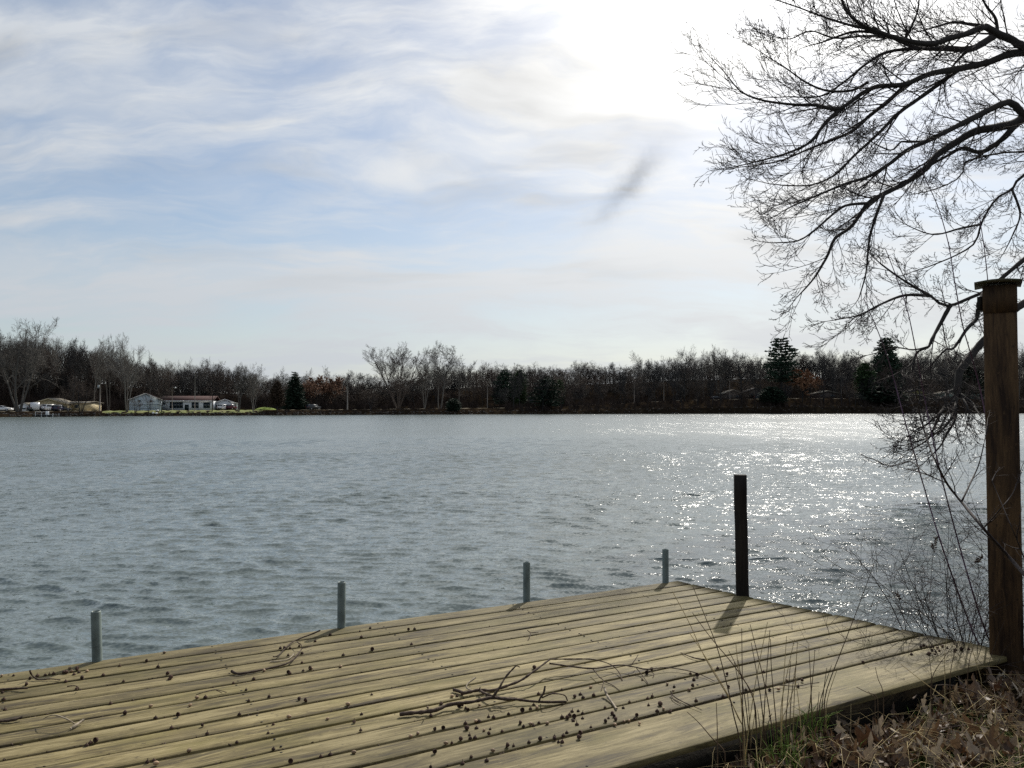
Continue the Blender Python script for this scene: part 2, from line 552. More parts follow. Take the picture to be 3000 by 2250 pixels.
def ground_mat(name, a, b_, c, scale):
    m, nt, b = new_mat(name)
    tc = nd(nt, 'ShaderNodeTexCoord').outputs['Object']
    n = noise(nt, tc, scale, 8, 0.7)
    n2 = noise(nt, tc, scale * 0.13, 4, 0.6)
    col = ramp(nt, n, [(0.32, a), (0.5, b_), (0.68, c)])
    col = mixc(nt, rng_map(nt, n2, 0.4, 0.65, 0.0, 0.6), col, tuple(x * 0.55 for x in b_))
    nt.links.new(col, b.inputs['Base Color'])
    b.inputs['Roughness'].default_value = 0.95
    b.inputs['Specular IOR Level'].default_value = 0.0
    bump(nt, b, n, 0.6, 0.02)
    return m


M['soil'] = ground_mat('leafy_bank_soil', (0.008, 0.006, 0.004), (0.022, 0.016, 0.009), (0.06, 0.045, 0.024), 26)
M['farsoil'] = ground_mat('far_leaf_litter', (0.010, 0.008, 0.006), (0.022, 0.016, 0.011), (0.05, 0.036, 0.021), 0.5)
M['lakebed'] = simple('lake_bed', (0.05, 0.055, 0.04), 0.9)


def leaf_mat():
    m, nt, b = new_mat('dead_oak_leaf')
    oi = nd(nt, 'ShaderNodeObjectInfo').outputs['Random']
    tc = nd(nt, 'ShaderNodeTexCoord').outputs['Object']
    n = noise(nt, tc, 60, 4, 0.6)
    gi = nd(nt, 'ShaderNodeNewGeometry').outputs['Random Per Island']
    k = mth(nt, 'FRACT', mth(nt, 'ADD', mth(nt, 'MULTIPLY', oi, 1.0), mth(nt, 'MULTIPLY', gi, 0.93)))
    col = ramp(nt, k, [(0.0, (0.24, 0.17, 0.10)), (0.22, (0.09, 0.05, 0.024)), (0.42, (0.42, 0.34, 0.24)), (0.56, (0.06, 0.026, 0.012)), (0.8, (0.16, 0.10, 0.055)), (1.0, (0.08, 0.042, 0.02))])
    col = vmth(nt, 'SCALE', col, scale=rng_map(nt, n, 0.25, 0.75, 0.7, 1.25, False))
    nt.links.new(col, b.inputs['Base Color'])
    b.inputs['Roughness'].default_value = 0.55
    b.inputs['Specular IOR Level'].default_value = 0.45
    tl = nd(nt, 'ShaderNodeBsdfTranslucent', {'Color': col})
    mx = nd(nt, 'ShaderNodeMixShader', {0: 0.2, 1: b.outputs[0], 2: tl.outputs[0]})
    nt.links.new(mx.outputs[0], [n_ for n_ in nt.nodes if n_.type == 'OUTPUT_MATERIAL'][0].inputs['Surface'])
    return m


M['leaf'] = leaf_mat()


def water_mat():
    m, nt, b = new_mat('lake_water')
    g = nd(nt, 'ShaderNodeNewGeometry')
    pos = g.outputs['Position']
    near = nd(nt, 'ShaderNodeAttribute', attribute_name='relief').outputs['Fac']
    far = mth(nt, 'SUBTRACT', 1.0, near)

    def slope(scale, rot, amp, detail, loc):
        v = mapping(nt, pos, loc, (0, 0, R(rot)), (scale * 0.55, scale, scale))
        c = noise(nt, v, 1.0, detail, 0.5, out='Color')
        return vmth(nt, 'MULTIPLY', vmth(nt, 'SUBTRACT', c, (0.5, 0.5, 0.5)), amp if isinstance(amp, tuple) else (amp, amp, 0))
    fine = slope(12.0, 18, (0.78, 1.0, 0), 2, (3, 1, 0))          # capillary ripples
    tiny = slope(44.0, -12, (1.0, 1.2, 0), 1, (8, 5, 2))
    wave = slope(2.6, 12, (0.55, 0.85, 0), 3, (1, 7, 3))            # wind waves, where the sheet is flat
    gust = rng_map(nt, noise(nt, mapping(nt, pos, scale=(0.03, 0.10, 1)), 1.0, 3, 0.5), 0.35, 0.68, 0.7, 1.2)
    s = vmth(nt, 'SCALE', vmth(nt, 'ADD', fine, tiny), scale=rng_map(nt, near, 0.0, 1.0, 0.78, 0.85, False))
    s = vmth(nt, 'ADD', s, vmth(nt, 'SCALE', wave, scale=far))
    # wind streaks drawn out along the breeze
    streak = rng_map(nt, noise(nt, mapping(nt, pos, rot=(0, 0, R(8)), scale=(0.85, 0.06, 1)), 1.0, 3, 0.6), 0.32, 0.68, 0.55, 1.45)
    s = vmth(nt, 'SCALE', s, scale=mth(nt, 'MULTIPLY', gust, mth(nt, 'ADD', mth(nt, 'MULTIPLY', streak, far), near)))
    nn = vmth(nt, 'NORMALIZE', vmth(nt, 'ADD', g.outputs['Normal'], s))
    nt.links.new(nn, b.inputs['Normal'])
    b.inputs['Base Color'].default_value = (0.096, 0.122, 0.118, 1)
    # far out a pixel covers many wavelets: their spread of slopes becomes roughness
    nt.links.new(rng_map(nt, near, 0.0, 1.0, 0.23, 0.055, False), b.inputs['Roughness'])
    b.inputs['IOR'].default_value = 1.42
    b.inputs['Specular IOR Level'].default_value = 0.5
    return m


M['water'] = water_mat()

# ------------------------------------------------------------------ lake
_rw = np.random.default_rng(5)
WAVES = []
for i in range(70):
    lam = 0.12 * (0.80 / 0.12) ** _rw.random()
    ang = R(-97) + _rw.normal(0, 0.29)           # travelling toward the shore, slightly sideways
    k = 2 * math.pi / lam
    amp = 0.0056 * lam ** 0.92 * (1.3 if 0.18 < lam < 0.42 else 0.9) * (0.6 if lam > 0.5 else 1.0)
    WAVES.append((k * math.cos(ang), k * math.sin(ang), amp, _rw.random() * 6.283))


def wave_h(x, y):
    h = np.zeros_like(x)
    # slow drift of the phases breaks up the long parallel crests
    wx = 0.35 * np.sin(0.9 * y + 0.6 * x) + 0.2 * np.sin(2.1 * x - 1.3 * y + 1)
    wy = 0.35 * np.sin(0.8 * x - 0.5 * y + 2) + 0.15 * np.sin(1.7 * y + 1.9 * x)
    dx = np.zeros_like(x); dy = np.zeros_like(x)
    env = 0.92 + 0.16 * np.sin(0.55 * x + 0.2 * y) * np.sin(0.31 * y - 0.4 * x + 1)
    for kx, ky, a, p in WAVES:
        ph = kx * (x + wx * 0.25) + ky * (y + wy * 0.25) + p
        h += a * np.cos(ph)
        sn = a * np.sin(ph) / math.hypot(kx, ky)
        dx -= sn * kx; dy -= sn * ky
    return h * env * 0.95, dx * env * 1.0, dy * env * 1.0


def build_lake():
    mb = MB(); rel = []

    def patch(x0, x1, y0, y1, sx, sy, r):
        nx = max(2, int((x1 - x0) / sx) + 1); ny = max(2, int((y1 - y0) / sy) + 1)
        X, Y = np.meshgrid(np.linspace(x0, x1, nx), np.linspace(y0, y1, ny))
        rl = np.clip((62 - np.hypot(X, Y)) / 48, 0, 1) * (r > 0)
        Z = WATER + 0 * X
        if r > 0:
            k = np.clip(rl * 4, 0, 1)
            edge = np.minimum(np.minimum(X - x0, x1 - X), np.minimum(Y - y0, y1 - Y)) > 1e-6
            h, dx, dy = wave_h(X, Y)
            Z = Z + h * k; X = X + dx * k * edge; Y = Y + dy * k * edge
        i = np.arange(ny - 1)[:, None] * nx + np.arange(nx - 1)[None, :]
        q = np.stack([i, i + 1, i + 1 + nx, i + nx], -1).reshape(-1, 4)
        mb.add(np.stack([X, Y, Z], -1).reshape(-1, 3), q)
        rel.append(rl.ravel().astype(np.float32))
    patch(-7.5, 7.5, 3.4, 10.5, 0.034, 0.028, 1.0)
    patch(-13, 13, 10.5, 19, 0.07, 0.05, 1.0)
    patch(-24, 24, 19, 35, 0.13, 0.09, 0.9)
    patch(-46, 46, 35, 66, 0.26, 0.18, 0.7)
    patch(-150, 150, 66, 130, 10, 10, 0.0)
    patch(-420, 420, 130, 345, 20, 20, 0.0)
    for (a, b_, c, d_) in ((-420, -150, 66, 130), (150, 420, 66, 130), (-420, -46, 35, 66), (46, 420, 35, 66), (-420, -24, 19, 35), (24, 420, 19, 35), (-420, -13, 10.5, 19), (13, 420, 10.5, 19), (-420, -7.5, -60, 10.5), (7.5, 420, -60, 10.5), (-7.5, 7.5, -60, 3.4)):
        patch(a, b_, c, d_, 20, 10, 0.0)
    me = mb.mesh('lake', M['water'], True)
    at_ = me.attributes.new('relief', 'FLOAT', 'POINT')
    at_.data.foreach_set('value', np.concatenate(rel))
    tag(link('lake_water', me), 'rippled grey blue lake with sun glitter', kind='structure')
    mb = MB(); mb.add([(-430, -70, -2.2), (430, -70, -2.2), (430, 360, -2.2), (-430, 360, -2.2)], [(0, 1, 2, 3)])
    tag(mb.build('lake_bed_ground', M['lakebed']), 'dark bed below the lake', kind='structure')


build_lake()

# ------------------------------------------------------------------ far shore terrain
_pxs = np.array([-1500, -600, 0, 350, 700, 1000, 1500, 2000, 2500, 3000, 4500], float)
_shs = np.array([130, 152, 178, 197, 214, 233, 260, 280, 292, 300, 318], float)
_shX = (_pxs - 1500) / F * _shs
_zbp = np.array([-1500, 0, 500, 1000, 1500, 1700, 2000, 2300, 3000, 4500], float)
_zbv = np.array([1.15, 1.15, 1.4, 1.55, 2.1, 2.9, 4.9, 5.8, 5.6, 5.0], float)
_hlp = np.array([-1500, 0, 250, 500, 900, 1400, 1900, 2300, 3000, 4500], float)
_hlv = np.array([10, 10, 9, 6, 5, 9, 10, 10.5, 10.5, 10], float)


def shoreY(X):
    return np.interp(X, _shX, _shs)


def terr(X, Y):
    """terrain height of the far side"""
    X = np.asarray(X, float); Y = np.asarray(Y, float)
    sh = shoreY(X); s = Y - sh
    px = 1500 + X / np.maximum(Y, 1) * F
    zb = np.interp(px, _zbp, _zbv); hl = np.interp(px, _hlp, _hlv)
    wide = np.interp(px, [1400, 2000], [6.0, 13.0])
    t = np.clip(s / wide, 0, 1)
    z = np.where(s < 0, s * 0.12, zb * (0.35 * np.clip(s / 1.2, 0, 1) + 0.65 * t ** 1.1))
    u = np.clip((s - 24) / 60, 0, 1)
    z = z + hl * u * u * (3 - 2 * u)
    z = z + np.where(s > 0.2, 0.12 * np.sin(X * 0.9) * np.sin(Y * 0.7 + X * 0.2), 0) * np.clip((s - 24) / 10, 0.25, 1) + 0.05 * np.sin(X * 2.3 + Y)
    return WATER + z


def terr_pt(px, s):
    """point on the far shore: image column px, s metres behind the waterline"""
    Y = 230.0
    for _ in range(12):
        X = (px - 1500) / F * Y
        Y = float(shoreY(X)) + s
    X = (px - 1500) / F * Y
    return Vector((X, Y, float(terr(X, Y))))


def build_terrain():
    Xs = np.concatenate([np.linspace(-420, -190, 30), np.linspace(-188, 260, 300), np.linspace(262, 460, 30)])
    S = np.array([-14, -6, -2, -0.6, 0, 0.6, 1.2, 2.2, 3.5, 5, 6.5, 8, 10, 12, 14, 17, 20, 24, 28, 33, 38, 44, 50, 57, 64, 72, 82, 100, 140, 220, 400, 900, 2500], float)
    X, SS = np.meshgrid(Xs, S)
    # beyond the wood the sheet runs on to the horizon
    Y = shoreY(X) + SS
    Xe = X * (1 + np.clip(SS - 220, 0, None) / 400)
    Z = terr(X, Y) + np.where(SS > 110, -3.0 * np.clip((SS - 110) / 150, 0, 1), 0)
    nx = len(Xs)
    i = np.arange(len(S) - 1)[:, None] * nx + np.arange(nx - 1)[None, :]
    mb = MB(); mb.add(np.stack([Xe, Y, Z], -1).reshape(-1, 3), np.stack([i, i + 1, i + 1 + nx, i + nx], -1).reshape(-1, 4))
    tag(mb.build('far_ground', M['farsoil'], smooth=True), 'brown leaf strewn ground of the far shore', kind='structure')

    def strip(name, px0, px1, s0, s1, mat, lift, label, n=120):
        mb = MB(); v = []
        cols = 6
        for a in np.linspace(px0, px1, n):
            for s in np.linspace(s0, s1, cols):
                p = terr_pt(a, s); v.append((p.x, p.y, p.z + lift))
        i = np.arange(n - 1)[:, None] * cols + np.arange(cols - 1)[None, :]
        mb.add(v, np.stack([i, i + cols, i + cols + 1, i + 1], -1).reshape(-1, 4))
        return tag(mb.build(name, mat, smooth=True), label, kind='structure')
    strip('shore_road', -200, 1480, 7.2, 11.5, M['road'], 0.03, 'pale road running along the far shore')
    strip('hill_road', 1500, 3150, 15.5, 18.0, M['hillroad'], 0.05, 'pale road climbing behind the shore bank')
    strip('lawn', 300, 770, 1.6, 6.9, M['lawn'], 0.04, 'olive green verge below the white house')
    strip('yard_lawn', 380, 800, 11.8, 17, M['lawn'], 0.035, 'olive green front yard of the white house')
    strip('yard_drive', -100, 300, 11.8, 17, M['road'], 0.035, 'pale gravel yard before the tan house')


build_terrain()

# ------------------------------------------------------------------ branching wood
def grow(rng, p, d, L, r, lev, out, P):
    n = P['seg'][lev]
    step = L / n
    d = d.normalized()
    pts = [p.copy()]; rad = [r]
    tip = P['tip'][lev]
    q = p.copy()
    for i in range(n):
        w = P['wander'][lev]
        d = d + Vector((rng.gauss(0, w), rng.gauss(0, w), rng.gauss(0, w))) + Vector((0, 0, P['up'][lev]))
        d.normalize()
        q = q + d * step
        pts.append(q.copy()); rad.append(r * (1 - (i + 1) / n * (1 - tip)))
    out.append((lev, pts, rad))
    if lev + 1 >= len(P['seg']):
        return
    k = P['n'][lev]
    for j in range(k):
        t = P['t0'][lev] + (1 - P['t0'][lev]) * (j + rng.random()) / k
        x = min(t * n, n - 1e-4); i = int(x); fr = x - i
        c = pts[i].lerp(pts[i + 1], fr); rr = rad[i] + (rad[i + 1] - rad[i]) * fr
        tan = (pts[i + 1] - pts[i]).normalized()
        perp = tan.orthogonal().normalized()
        perp = Quaternion(tan, rng.uniform(0, 6.2832)) @ perp
        a = R(rng.uniform(*P['ang'][lev]))
        cd = tan * math.cos(a) + perp * math.sin(a)
        cl = L * P['lr'][lev] * rng.uniform(0.7, 1.25) * (1.15 - P['short'][lev] * t)
        cr = max(P['rmin'], min(rr * P['rr'][lev] * rng.uniform(0.8, 1.1), rr * 0.9))
        grow(rng, c, cd, cl, cr, lev + 1, out, P)


def emit(mb, items, sides):
    by = {}
    for lev, pts, rad in items:
        by.setdefault((len(pts), sides(lev)), []).append((pts, rad))
    for (n, sd), L in by.items():
        mb.tubes(np.array([[tuple(v) for v in pts] for pts, _ in L]), np.array([r for _, r in L]), sd)


def base_P(**k):
    P = dict(seg=[7, 5, 4, 3, 2], tip=[0.25, 0.25, 0.3, 0.4, 0.5], wander=[0.06, 0.12, 0.16, 0.2, 0.2], up=[0.02, 0.05, 0.05, 0.05, 0.03],
             n=[11, 7, 6, 4], t0=[0.28, 0.25, 0.2, 0.2], ang=[(35, 62), (28, 58), (25, 55), (25, 60)], lr=[0.55, 0.5, 0.5, 0.55],
             short=[0.55, 0.45, 0.35, 0.3], rr=[0.55, 0.6, 0.6, 0.7], rmin=0.0011)
    P.update(k)
    return P


PROTO = {}


def make_proto(key, seed, P, stems=1, lean=0.0, spread=0.02, r0=0.018, L=0.8, mats=('bark_grey', 'bark_grey'), leaves=None):
    rng = random.Random(seed)
    out = []
    for s in range(stems):
        a = rng.uniform(0, 6.283) if stems > 1 else 0
        a = 6.283 * s / max(1, stems) + rng.uniform(-0.4, 0.4)
        ln = lean * rng.uniform(0.5, 1.2)
        d = Vector((math.cos(a) * ln, math.sin(a) * ln, 1))
        p = Vector((math.cos(a) * spread * (stems > 1), math.sin(a) * spread * (stems > 1), -0.01))
        grow(rng, p, d, L * rng.uniform(0.88, 1.05), r0 * rng.uniform(0.8, 1.05) * (1 if s == 0 else 0.85), 0, out, P)
    zmax = max(q.z for _, pts, _ in out for q in pts)
    out = [(l, [q / zmax for q in pts], [x / zmax for x in rad]) for l, pts, rad in out]
    tr = MB(); emit(tr, [x for x in out if x[0] <= 1], lambda l: 6 if l == 0 else 4)
    cr = MB(); emit(cr, [x for x in out if x[0] >= 2], lambda l: 3)
    if leaves:
        nl, size = leaves
        tw = [x for x in out if x[0] >= 3]
        V = []
        for _ in range(nl):
            l, pts, rad = rng.choice(tw)
            c = pts[-1].lerp(pts[0], rng.random())
            a = Vector((rng.gauss(0, 1), rng.gauss(0, 1), rng.gauss(0, 1))).normalized() * size * rng.uniform(0.6, 1.3)
            b = a.orthogonal().normalized() * size * 0.55
            V += [c, c + a * 0.5 + b, c + a, c + a * 0.5 - b]
        cr.add(np.array([tuple(q) for q in V]), np.arange(len(V)).reshape(-1, 4))
    w = max(math.hypot(q.x, q.y) for _, pts, _ in out for q in pts)
    PROTO[key] = (tr.mesh('trunk', M[mats[0]]), cr.mesh('crown', M[mats[1]]), w)


SM = 0.9
make_proto('oak', 11, base_P(ang=[(45, 78), (30, 62), (25, 60), (25, 60)], lr=[0.62, 0.5, 0.5, 0.55], t0=[0.3, 0.2, 0.15, 0.15], n=[12, 8, 6, 4], up=[0.02, 0.03, 0.04, 0.05, 0.05]), r0=0.024, L=0.72, mats=('bark_dark', 'bark_dark'))
make_proto('round', 12, base_P(), r0=0.018, mats=('bark_grey', 'bark_grey'))
make_proto('round2', 13, base_P(ang=[(30, 55), (25, 55), (25, 55), (25, 60)], n=[13, 7, 6, 4]), r0=0.016, mats=('bark_brown', 'bark_brown'))
make_proto('tall', 14, base_P(ang=[(22, 42), (22, 48), (25, 55), (25, 55)], lr=[0.42, 0.45, 0.5, 0.55], n=[15, 7, 5, 4], t0=[0.3, 0.25, 0.2, 0.2]), r0=0.013, L=0.9, mats=('bark_pale', 'bark_pale'))
make_proto('tall2', 15, base_P(ang=[(20, 40), (22, 48), (25, 50), (25, 55)], lr=[0.45, 0.5, 0.5, 0.55], n=[13, 7, 5, 4], t0=[0.35, 0.25, 0.2, 0.2]), stems=2, lean=0.12, r0=0.013, L=0.9, mats=('bark_grey', 'bark_grey'))
make_proto('vase', 16, base_P(ang=[(14, 32), (18, 40), (20, 45), (25, 50)], lr=[0.5, 0.48, 0.5, 0.55], n=[10, 6, 5, 5], t0=[0.25, 0.25, 0.2, 0.2], wander=[0.025, 0.05, 0.08, 0.13, 0.15], up=[0.005, 0.03, 0.04, 0.04, 0.03]), stems=5, lean=0.42, spread=0.012, r0=0.012, L=0.85, mats=('bark_brown', 'bark_brown'))
make_proto('vase2', 17, base_P(ang=[(18, 38), (20, 45), (22, 50), (25, 55)], lr=[0.5, 0.5, 0.5, 0.55], n=[9, 7, 5, 4], t0=[0.3, 0.25, 0.2, 0.2], wander=[0.05, 0.1, 0.14, 0.18, 0.2]), stems=4, lean=0.24, spread=0.012, r0=0.013, L=0.88, mats=('bark_pale', 'bark_pale'))
make_proto('spread', 18, base_P(ang=[(30, 60), (28, 60), (25, 60), (25, 60)], lr=[0.55, 0.5, 0.5, 0.55], n=[8, 6, 6, 4], t0=[0.25, 0.2, 0.15, 0.15]), stems=4, lean=0.5, spread=0.02, r0=0.018, L=0.8, mats=('bark_grey', 'bark_grey'))
make_proto('dense', 19, base_P(n=[14, 9, 6, 4], ang=[(35, 65), (30, 60), (30, 60), (30, 65)], rmin=0.0016), r0=0.018, mats=('bark_dark', 'bark_dark'))
make_proto('brown', 20, base_P(n=[12, 8, 6, 3], rmin=0.0016, ang=[(35, 70), (30, 65), (30, 60), (30, 65)]), r0=0.016, mats=('bark_brown', 'brush'))
make_proto('rusty', 21, base_P(n=[12, 7, 5, 3], ang=[(40, 75), (30, 65), (30, 60), (30, 65)]), r0=0.018, mats=('bark_dark', 'rust'), leaves=(2600, 0.035))
make_proto('small', 22, base_P(ang=[(40, 75), (30, 65), (30, 60), (30, 65)], t0=[0.25, 0.2, 0.15, 0.15], n=[10, 7, 5, 3], lr=[0.65, 0.55, 0.5, 0.5]), stems=2, lean=0.35, r0=0.022, L=0.75, mats=('bark_dark', 'bark_brown'))


def make_conifer(key, seed, prof, tiers, per, mat, trunk='bark_dark', droop=-0.25, gap=1.0, clump=0.05, dens=5, t0=0.06, flat=1.0):
    """whorled branches carrying needle sprays; unit height"""
    rng = random.Random(seed)
    tr = MB(); tr.tube([(0, 0, -0.01), (0.003, 0, 0.4), (0, 0.002, 0.75), (0, 0, 0.99)], [0.017, 0.012, 0.007, 0.002], 6)
    V = []; bp = []; br = []
    for i in range(tiers):
        z = t0 + (0.985 - t0) * (i + rng.uniform(-0.25, 0.25) * flat) / tiers
        w = np.interp(z, [a for a, _ in prof], [b for _, b in prof])
        n = max(3, int(per * (0.5 + w * 2.2)))
        for j in range(n):
            a = 6.283 * (j + rng.random() * 0.8) / n
            L = w * rng.uniform(0.68, 1.12)
            if rng.random() > gap:
                continue
            d = Vector((math.cos(a), math.sin(a), 0))
            p0 = Vector((0, 0, z)); p1 = d * L * 0.55 + Vector((0, 0, z + droop * L * 0.35)); p2 = d * L + Vector((0, 0, z + droop * L * 0.5))
            bp.append([tuple(p0), tuple(p1), tuple(p2)]); br.append([0.004, 0.003, 0.001])
            m = max(3, int(L / clump * dens))
            for k in range(m):
                t = 0.12 + 0.9 * (k + rng.random()) / m
                c = p0.lerp(p1, t / 0.55) if t < 0.55 else p1.lerp(p2, (t - 0.55) / 0.45)
                c = c + Vector((rng.gauss(0, 1), rng.gauss(0, 1), rng.gauss(0, 0.5) * flat)) * clump * 0.38
                s = clump * rng.uniform(0.6, 1.25)
                ax = (d + Vector((rng.gauss(0, 0.6), rng.gauss(0, 0.6), rng.gauss(0, 0.35) * flat))).normalized() * s
                bx = Vector((rng.gauss(0, 1), rng.gauss(0, 1), rng.gauss(0, 1))).cross(ax).normalized() * s * 0.3
                V += [c - ax * 0.3, c + bx + ax * 0.2, c + ax, c - bx + ax * 0.2]
    cr = MB(); cr.add(np.array([tuple(q) for q in V]), np.arange(len(V)).reshape(-1, 4)); cr.tubes(np.array(bp), np.array(br), 3)
    PROTO[key] = (tr.mesh('trunk', M[trunk]), cr.mesh('crown', M[mat]), max(b for _, b in prof))


make_conifer('spruce', 31, [(0, 0.24), (0.1, 0.26), (0.5, 0.17), (0.8, 0.085), (1, 0.01)], 30, 11, 'needle', clump=0.045, dens=6, t0=0.03)
make_conifer('cedar', 32, [(0, 0.10), (0.15, 0.22), (0.45, 0.25), (0.75, 0.16), (1, 0.03)], 24, 12, 'cedar', clump=0.05, dens=6, droop=0.2, t0=0.2)
make_conifer('pine', 33, [(0, 0.30), (0.3, 0.36), (0.5, 0.33), (0.62, 0.27), (0.75, 0.29), (0.88, 0.19), (0.96, 0.10), (1, 0.03)], 17, 7, 'needle', clump=0.05, dens=6, droop=0.12, gap=0.75, t0=0.3, flat=0.6)
make_conifer('pine2', 34, [(0, 0.28), (0.3, 0.34), (0.6, 0.27), (0.8, 0.19), (0.93, 0.13), (1, 0.05)], 24, 8, 'needle', clump=0.05, dens=6, droop=0.05, gap=0.9, t0=0.2)
make_conifer('arbor', 35, [(0, 0.16), (0.3, 0.22), (0.7, 0.18), (0.9, 0.10), (1, 0.02)], 24, 12, 'needle_green', clump=0.05, dens=6, droop=0.5, t0=0.03)
make_conifer('oldpine', 36, [(0, 0.34), (0.25, 0.42), (0.5, 0.40), (0.8, 0.26), (1, 0.06)], 16, 7, 'needle', clump=0.055, dens=6, droop=-0.1, gap=0.85, t0=0.12)
make_conifer('bushy', 37, [(0, 0.30), (0.3, 0.36), (0.7, 0.28), (1, 0.06)], 18, 12, 'needle', clump=0.07, dens=5, droop=0.4, t0=0.02)

TREES = []


def tree(key, px, top, s, label, cat='tree', wide=None, group=None, name='bare_tree', rz=None, lean=0.0):
    """px: column of the trunk, top: row of the tip, s: metres behind the waterline, wide: crown width in photo pixels"""
    p = terr_pt(px, s)
    zt = CAMZ + (1196 - top) / F * p.y
    h = max(1.5, zt - p.z)
    rng = random.Random(int(px * 7 + s * 13 + top))
    o = thing(name, label, cat, (p.x, p.y, p.z - 0.1), rng.uniform(0, 6.28) if rz is None else rz, group)
    tr, cr, w = PROTO[key]
    sx = h
    if wide:
        sx = wide / F * p.y / (2 * w) / (1.0 if key in ('spruce', 'cedar', 'pine', 'pine2', 'arbor', 'oldpine', 'bushy') else 0.72)
    o.scale = (sx, sx, h)
    o.rotation_euler[1] = lean
    link('trunk', tr, o); link('crown', cr, o)
    return o


# trees that stand out, from the photo's left to its right
tree('spread', 56, 918, 7, 'huge spreading bare tree at the shore, leftmost and tallest on that side', wide=215)
tree('dense', 214, 984, 30, 'dense dark bare tree between the huge spreading tree and the pale twin-topped trees', wide=110)
tree('tall', 275, 974, 22, 'pale slender bare tree behind the utility pole with transformer', wide=70)
tree('tall2', 319, 977, 24, 'pale slender bare tree with forked stems just right of the transformer pole', wide=75)
tree('vase2', 372, 970, 5, 'tall many-stemmed bare tree left of the white gabled house', wide=105)
tree('round', 436, 1026, 30, 'grey round-topped bare tree behind the white gable', wide=62)
tree('round2', 492, 1048, 38, 'small brownish bare tree behind the joint of the white house', wide=62)
tree('oak', 541, 1041, 34, 'bare tree with flat crown above the middle of the red-brown roof', wide=70)
tree('round', 586, 1043, 36, 'narrow bare tree behind the right end of the red-brown roof', wide=55)
tree('brown', 622, 1040, 4, 'bare brown tree before the right corner of the white house', wide=92)
tree('tall2', 700, 1056, 3.5, 'forked bare tree on the verge right of the white garage', wide=72)
tree('vase2', 742, 1058, 3, 'leaning bare tree at the green mound', wide=64)
tree('small', 436, 1128, 2.2, 'thin young tree before the shaded white gable wall', wide=44, name='young_tree')
tree('small', 396, 1150, 2.0, 'low many-stemmed sapling at the left corner of the shaded white gable', wide=42, name='young_tree')
tree('small', 474, 1110, 3.0, 'slim young tree at the joint between gable and long white house', wide=48, name='young_tree')
tree('small', 237, 1075, 3.5, 'dark wide-branched small tree before the tan wing', wide=90, name='small_tree')
tree('small', 200, 1098, 3.5, 'dark crooked small tree before the tan house corner', wide=64, name='small_tree')
tree('cedar', 812, 1112, 4, 'reddish winter-brown cedar on a bare stem by the shore', wide=42, name='cedar_tree')
tree('spruce', 864, 1086, 18, 'dark pointed spruce beside the brown cedar', wide=78, name='spruce_tree')
tree('round', 822, 1070, 30, 'pale feathery bare tree rising behind the brown cedar', wide=60)
tree('tall', 893, 1074, 45, 'thin bare tree just right of the spruce tip', wide=40)
tree('tall', 967, 1068, 46, 'thin pale bare tree standing above the rusty thicket', wide=46)
tree('rusty', 930, 1096, 30, 'rust-brown leafy tree behind the dark parked van', wide=78, name='rusty_oak')
tree('rusty', 985, 1100, 32, 'rust-brown leafy tree left of the roadside pole', wide=70, name='rusty_oak')
tree('small', 1087, 1120, 3, 'slim dark bare tree alone on the bank right of the roadside pole', wide=60, name='young_tree')
tree('vase', 1166, 1000, 13, 'fan-shaped bare tree, leftmost of the tall trio on the skyline', wide=185)
tree('vase2', 1244, 1008, 14, 'narrow many-stemmed bare tree, middle of the tall trio on the skyline', wide=90)
tree('tall2', 1288, 989, 14, 'tallest pale forked bare tree, right of the tall trio on the skyline', wide=125)
tree('round', 1345, 1040, 15, 'bare tree over the dark bush right of the tall trio', wide=62)
tree('bushy', 1329, 1166, 2.5, 'round dark evergreen bush at the water right of the tall trio', 'bush', wide=44, name='evergreen_bush')
tree('oldpine', 1478, 1076, 30, 'dark broad pine left of the green arborvitae', wide=70, name='pine_tree')
tree('arbor', 1521, 1080, 26, 'tall green arborvitae glowing between dark pines', wide=46, name='arborvitae')
tree('oldpine', 1600, 1098, 6, 'dark layered pine low on the bank mid-shore', wide=92, name='pine_tree')
tree('arbor', 1640, 1110, 24, 'narrow dark evergreen right of the layered pine', wide=30, name='evergreen_tree')
tree('brown', 1668, 1118, 5, 'pinkish-grey feathery small tree right of the layered pine', wide=52, name='small_tree')
tree('tall', 1880, 1022, 48, 'pale tall bare tree where the skyline steps up to the right', wide=55)
tree('oak', 2006, 1004, 12, 'big dark bare oak above the left end of the bank road', wide=115, name='bare_oak')
tree('round', 2062, 1018, 34, 'grey bare tree between the two big bank oaks', wide=62)
tree('tall2', 2104, 1002, 30, 'tallest pale bare tree between the two big bank oaks', wide=66)
tree('oak', 2172, 1016, 9, 'big dark bare oak with long low limbs before the dark low house', wide=125, name='bare_oak')
tree('small', 2044, 1100, 6, 'leaning thin dark tree on the bank between the big oaks', wide=50, name='young_tree')
tree('pine', 2290, 982, 10, 'tall layered white pine standing above the wood', wide=106, name='pine_tree')
tree('rusty', 2352, 1076, 10, 'low wide rust-coloured tree beside the layered white pine', wide=95, name='rusty_tree')
tree('oak', 2413, 998, 9, 'dark bare oak right of the layered white pine', wide=105, name='bare_oak')
tree('dense', 2480, 1022, 26, 'dense dark bare tree between bare oak and second pine', wide=90)
tree('pine2', 2597, 985, 22, 'dark blunt-topped pine seen behind the hanging oak twigs', wide=92, name='pine_tree')
tree('arbor', 2535, 1060, 14, 'dark evergreen left of the blunt-topped pine', wide=60, name='evergreen_tree')
tree('oak', 2695, 1000, 8, 'dark bare tree with a straight trunk at the yellow house', wide=100, name='bare_oak')
tree('bushy', 2590, 1128, 7, 'dark evergreen shrub on the bank under the blunt-topped pine', 'bush', wide=120, name='evergreen_bush')
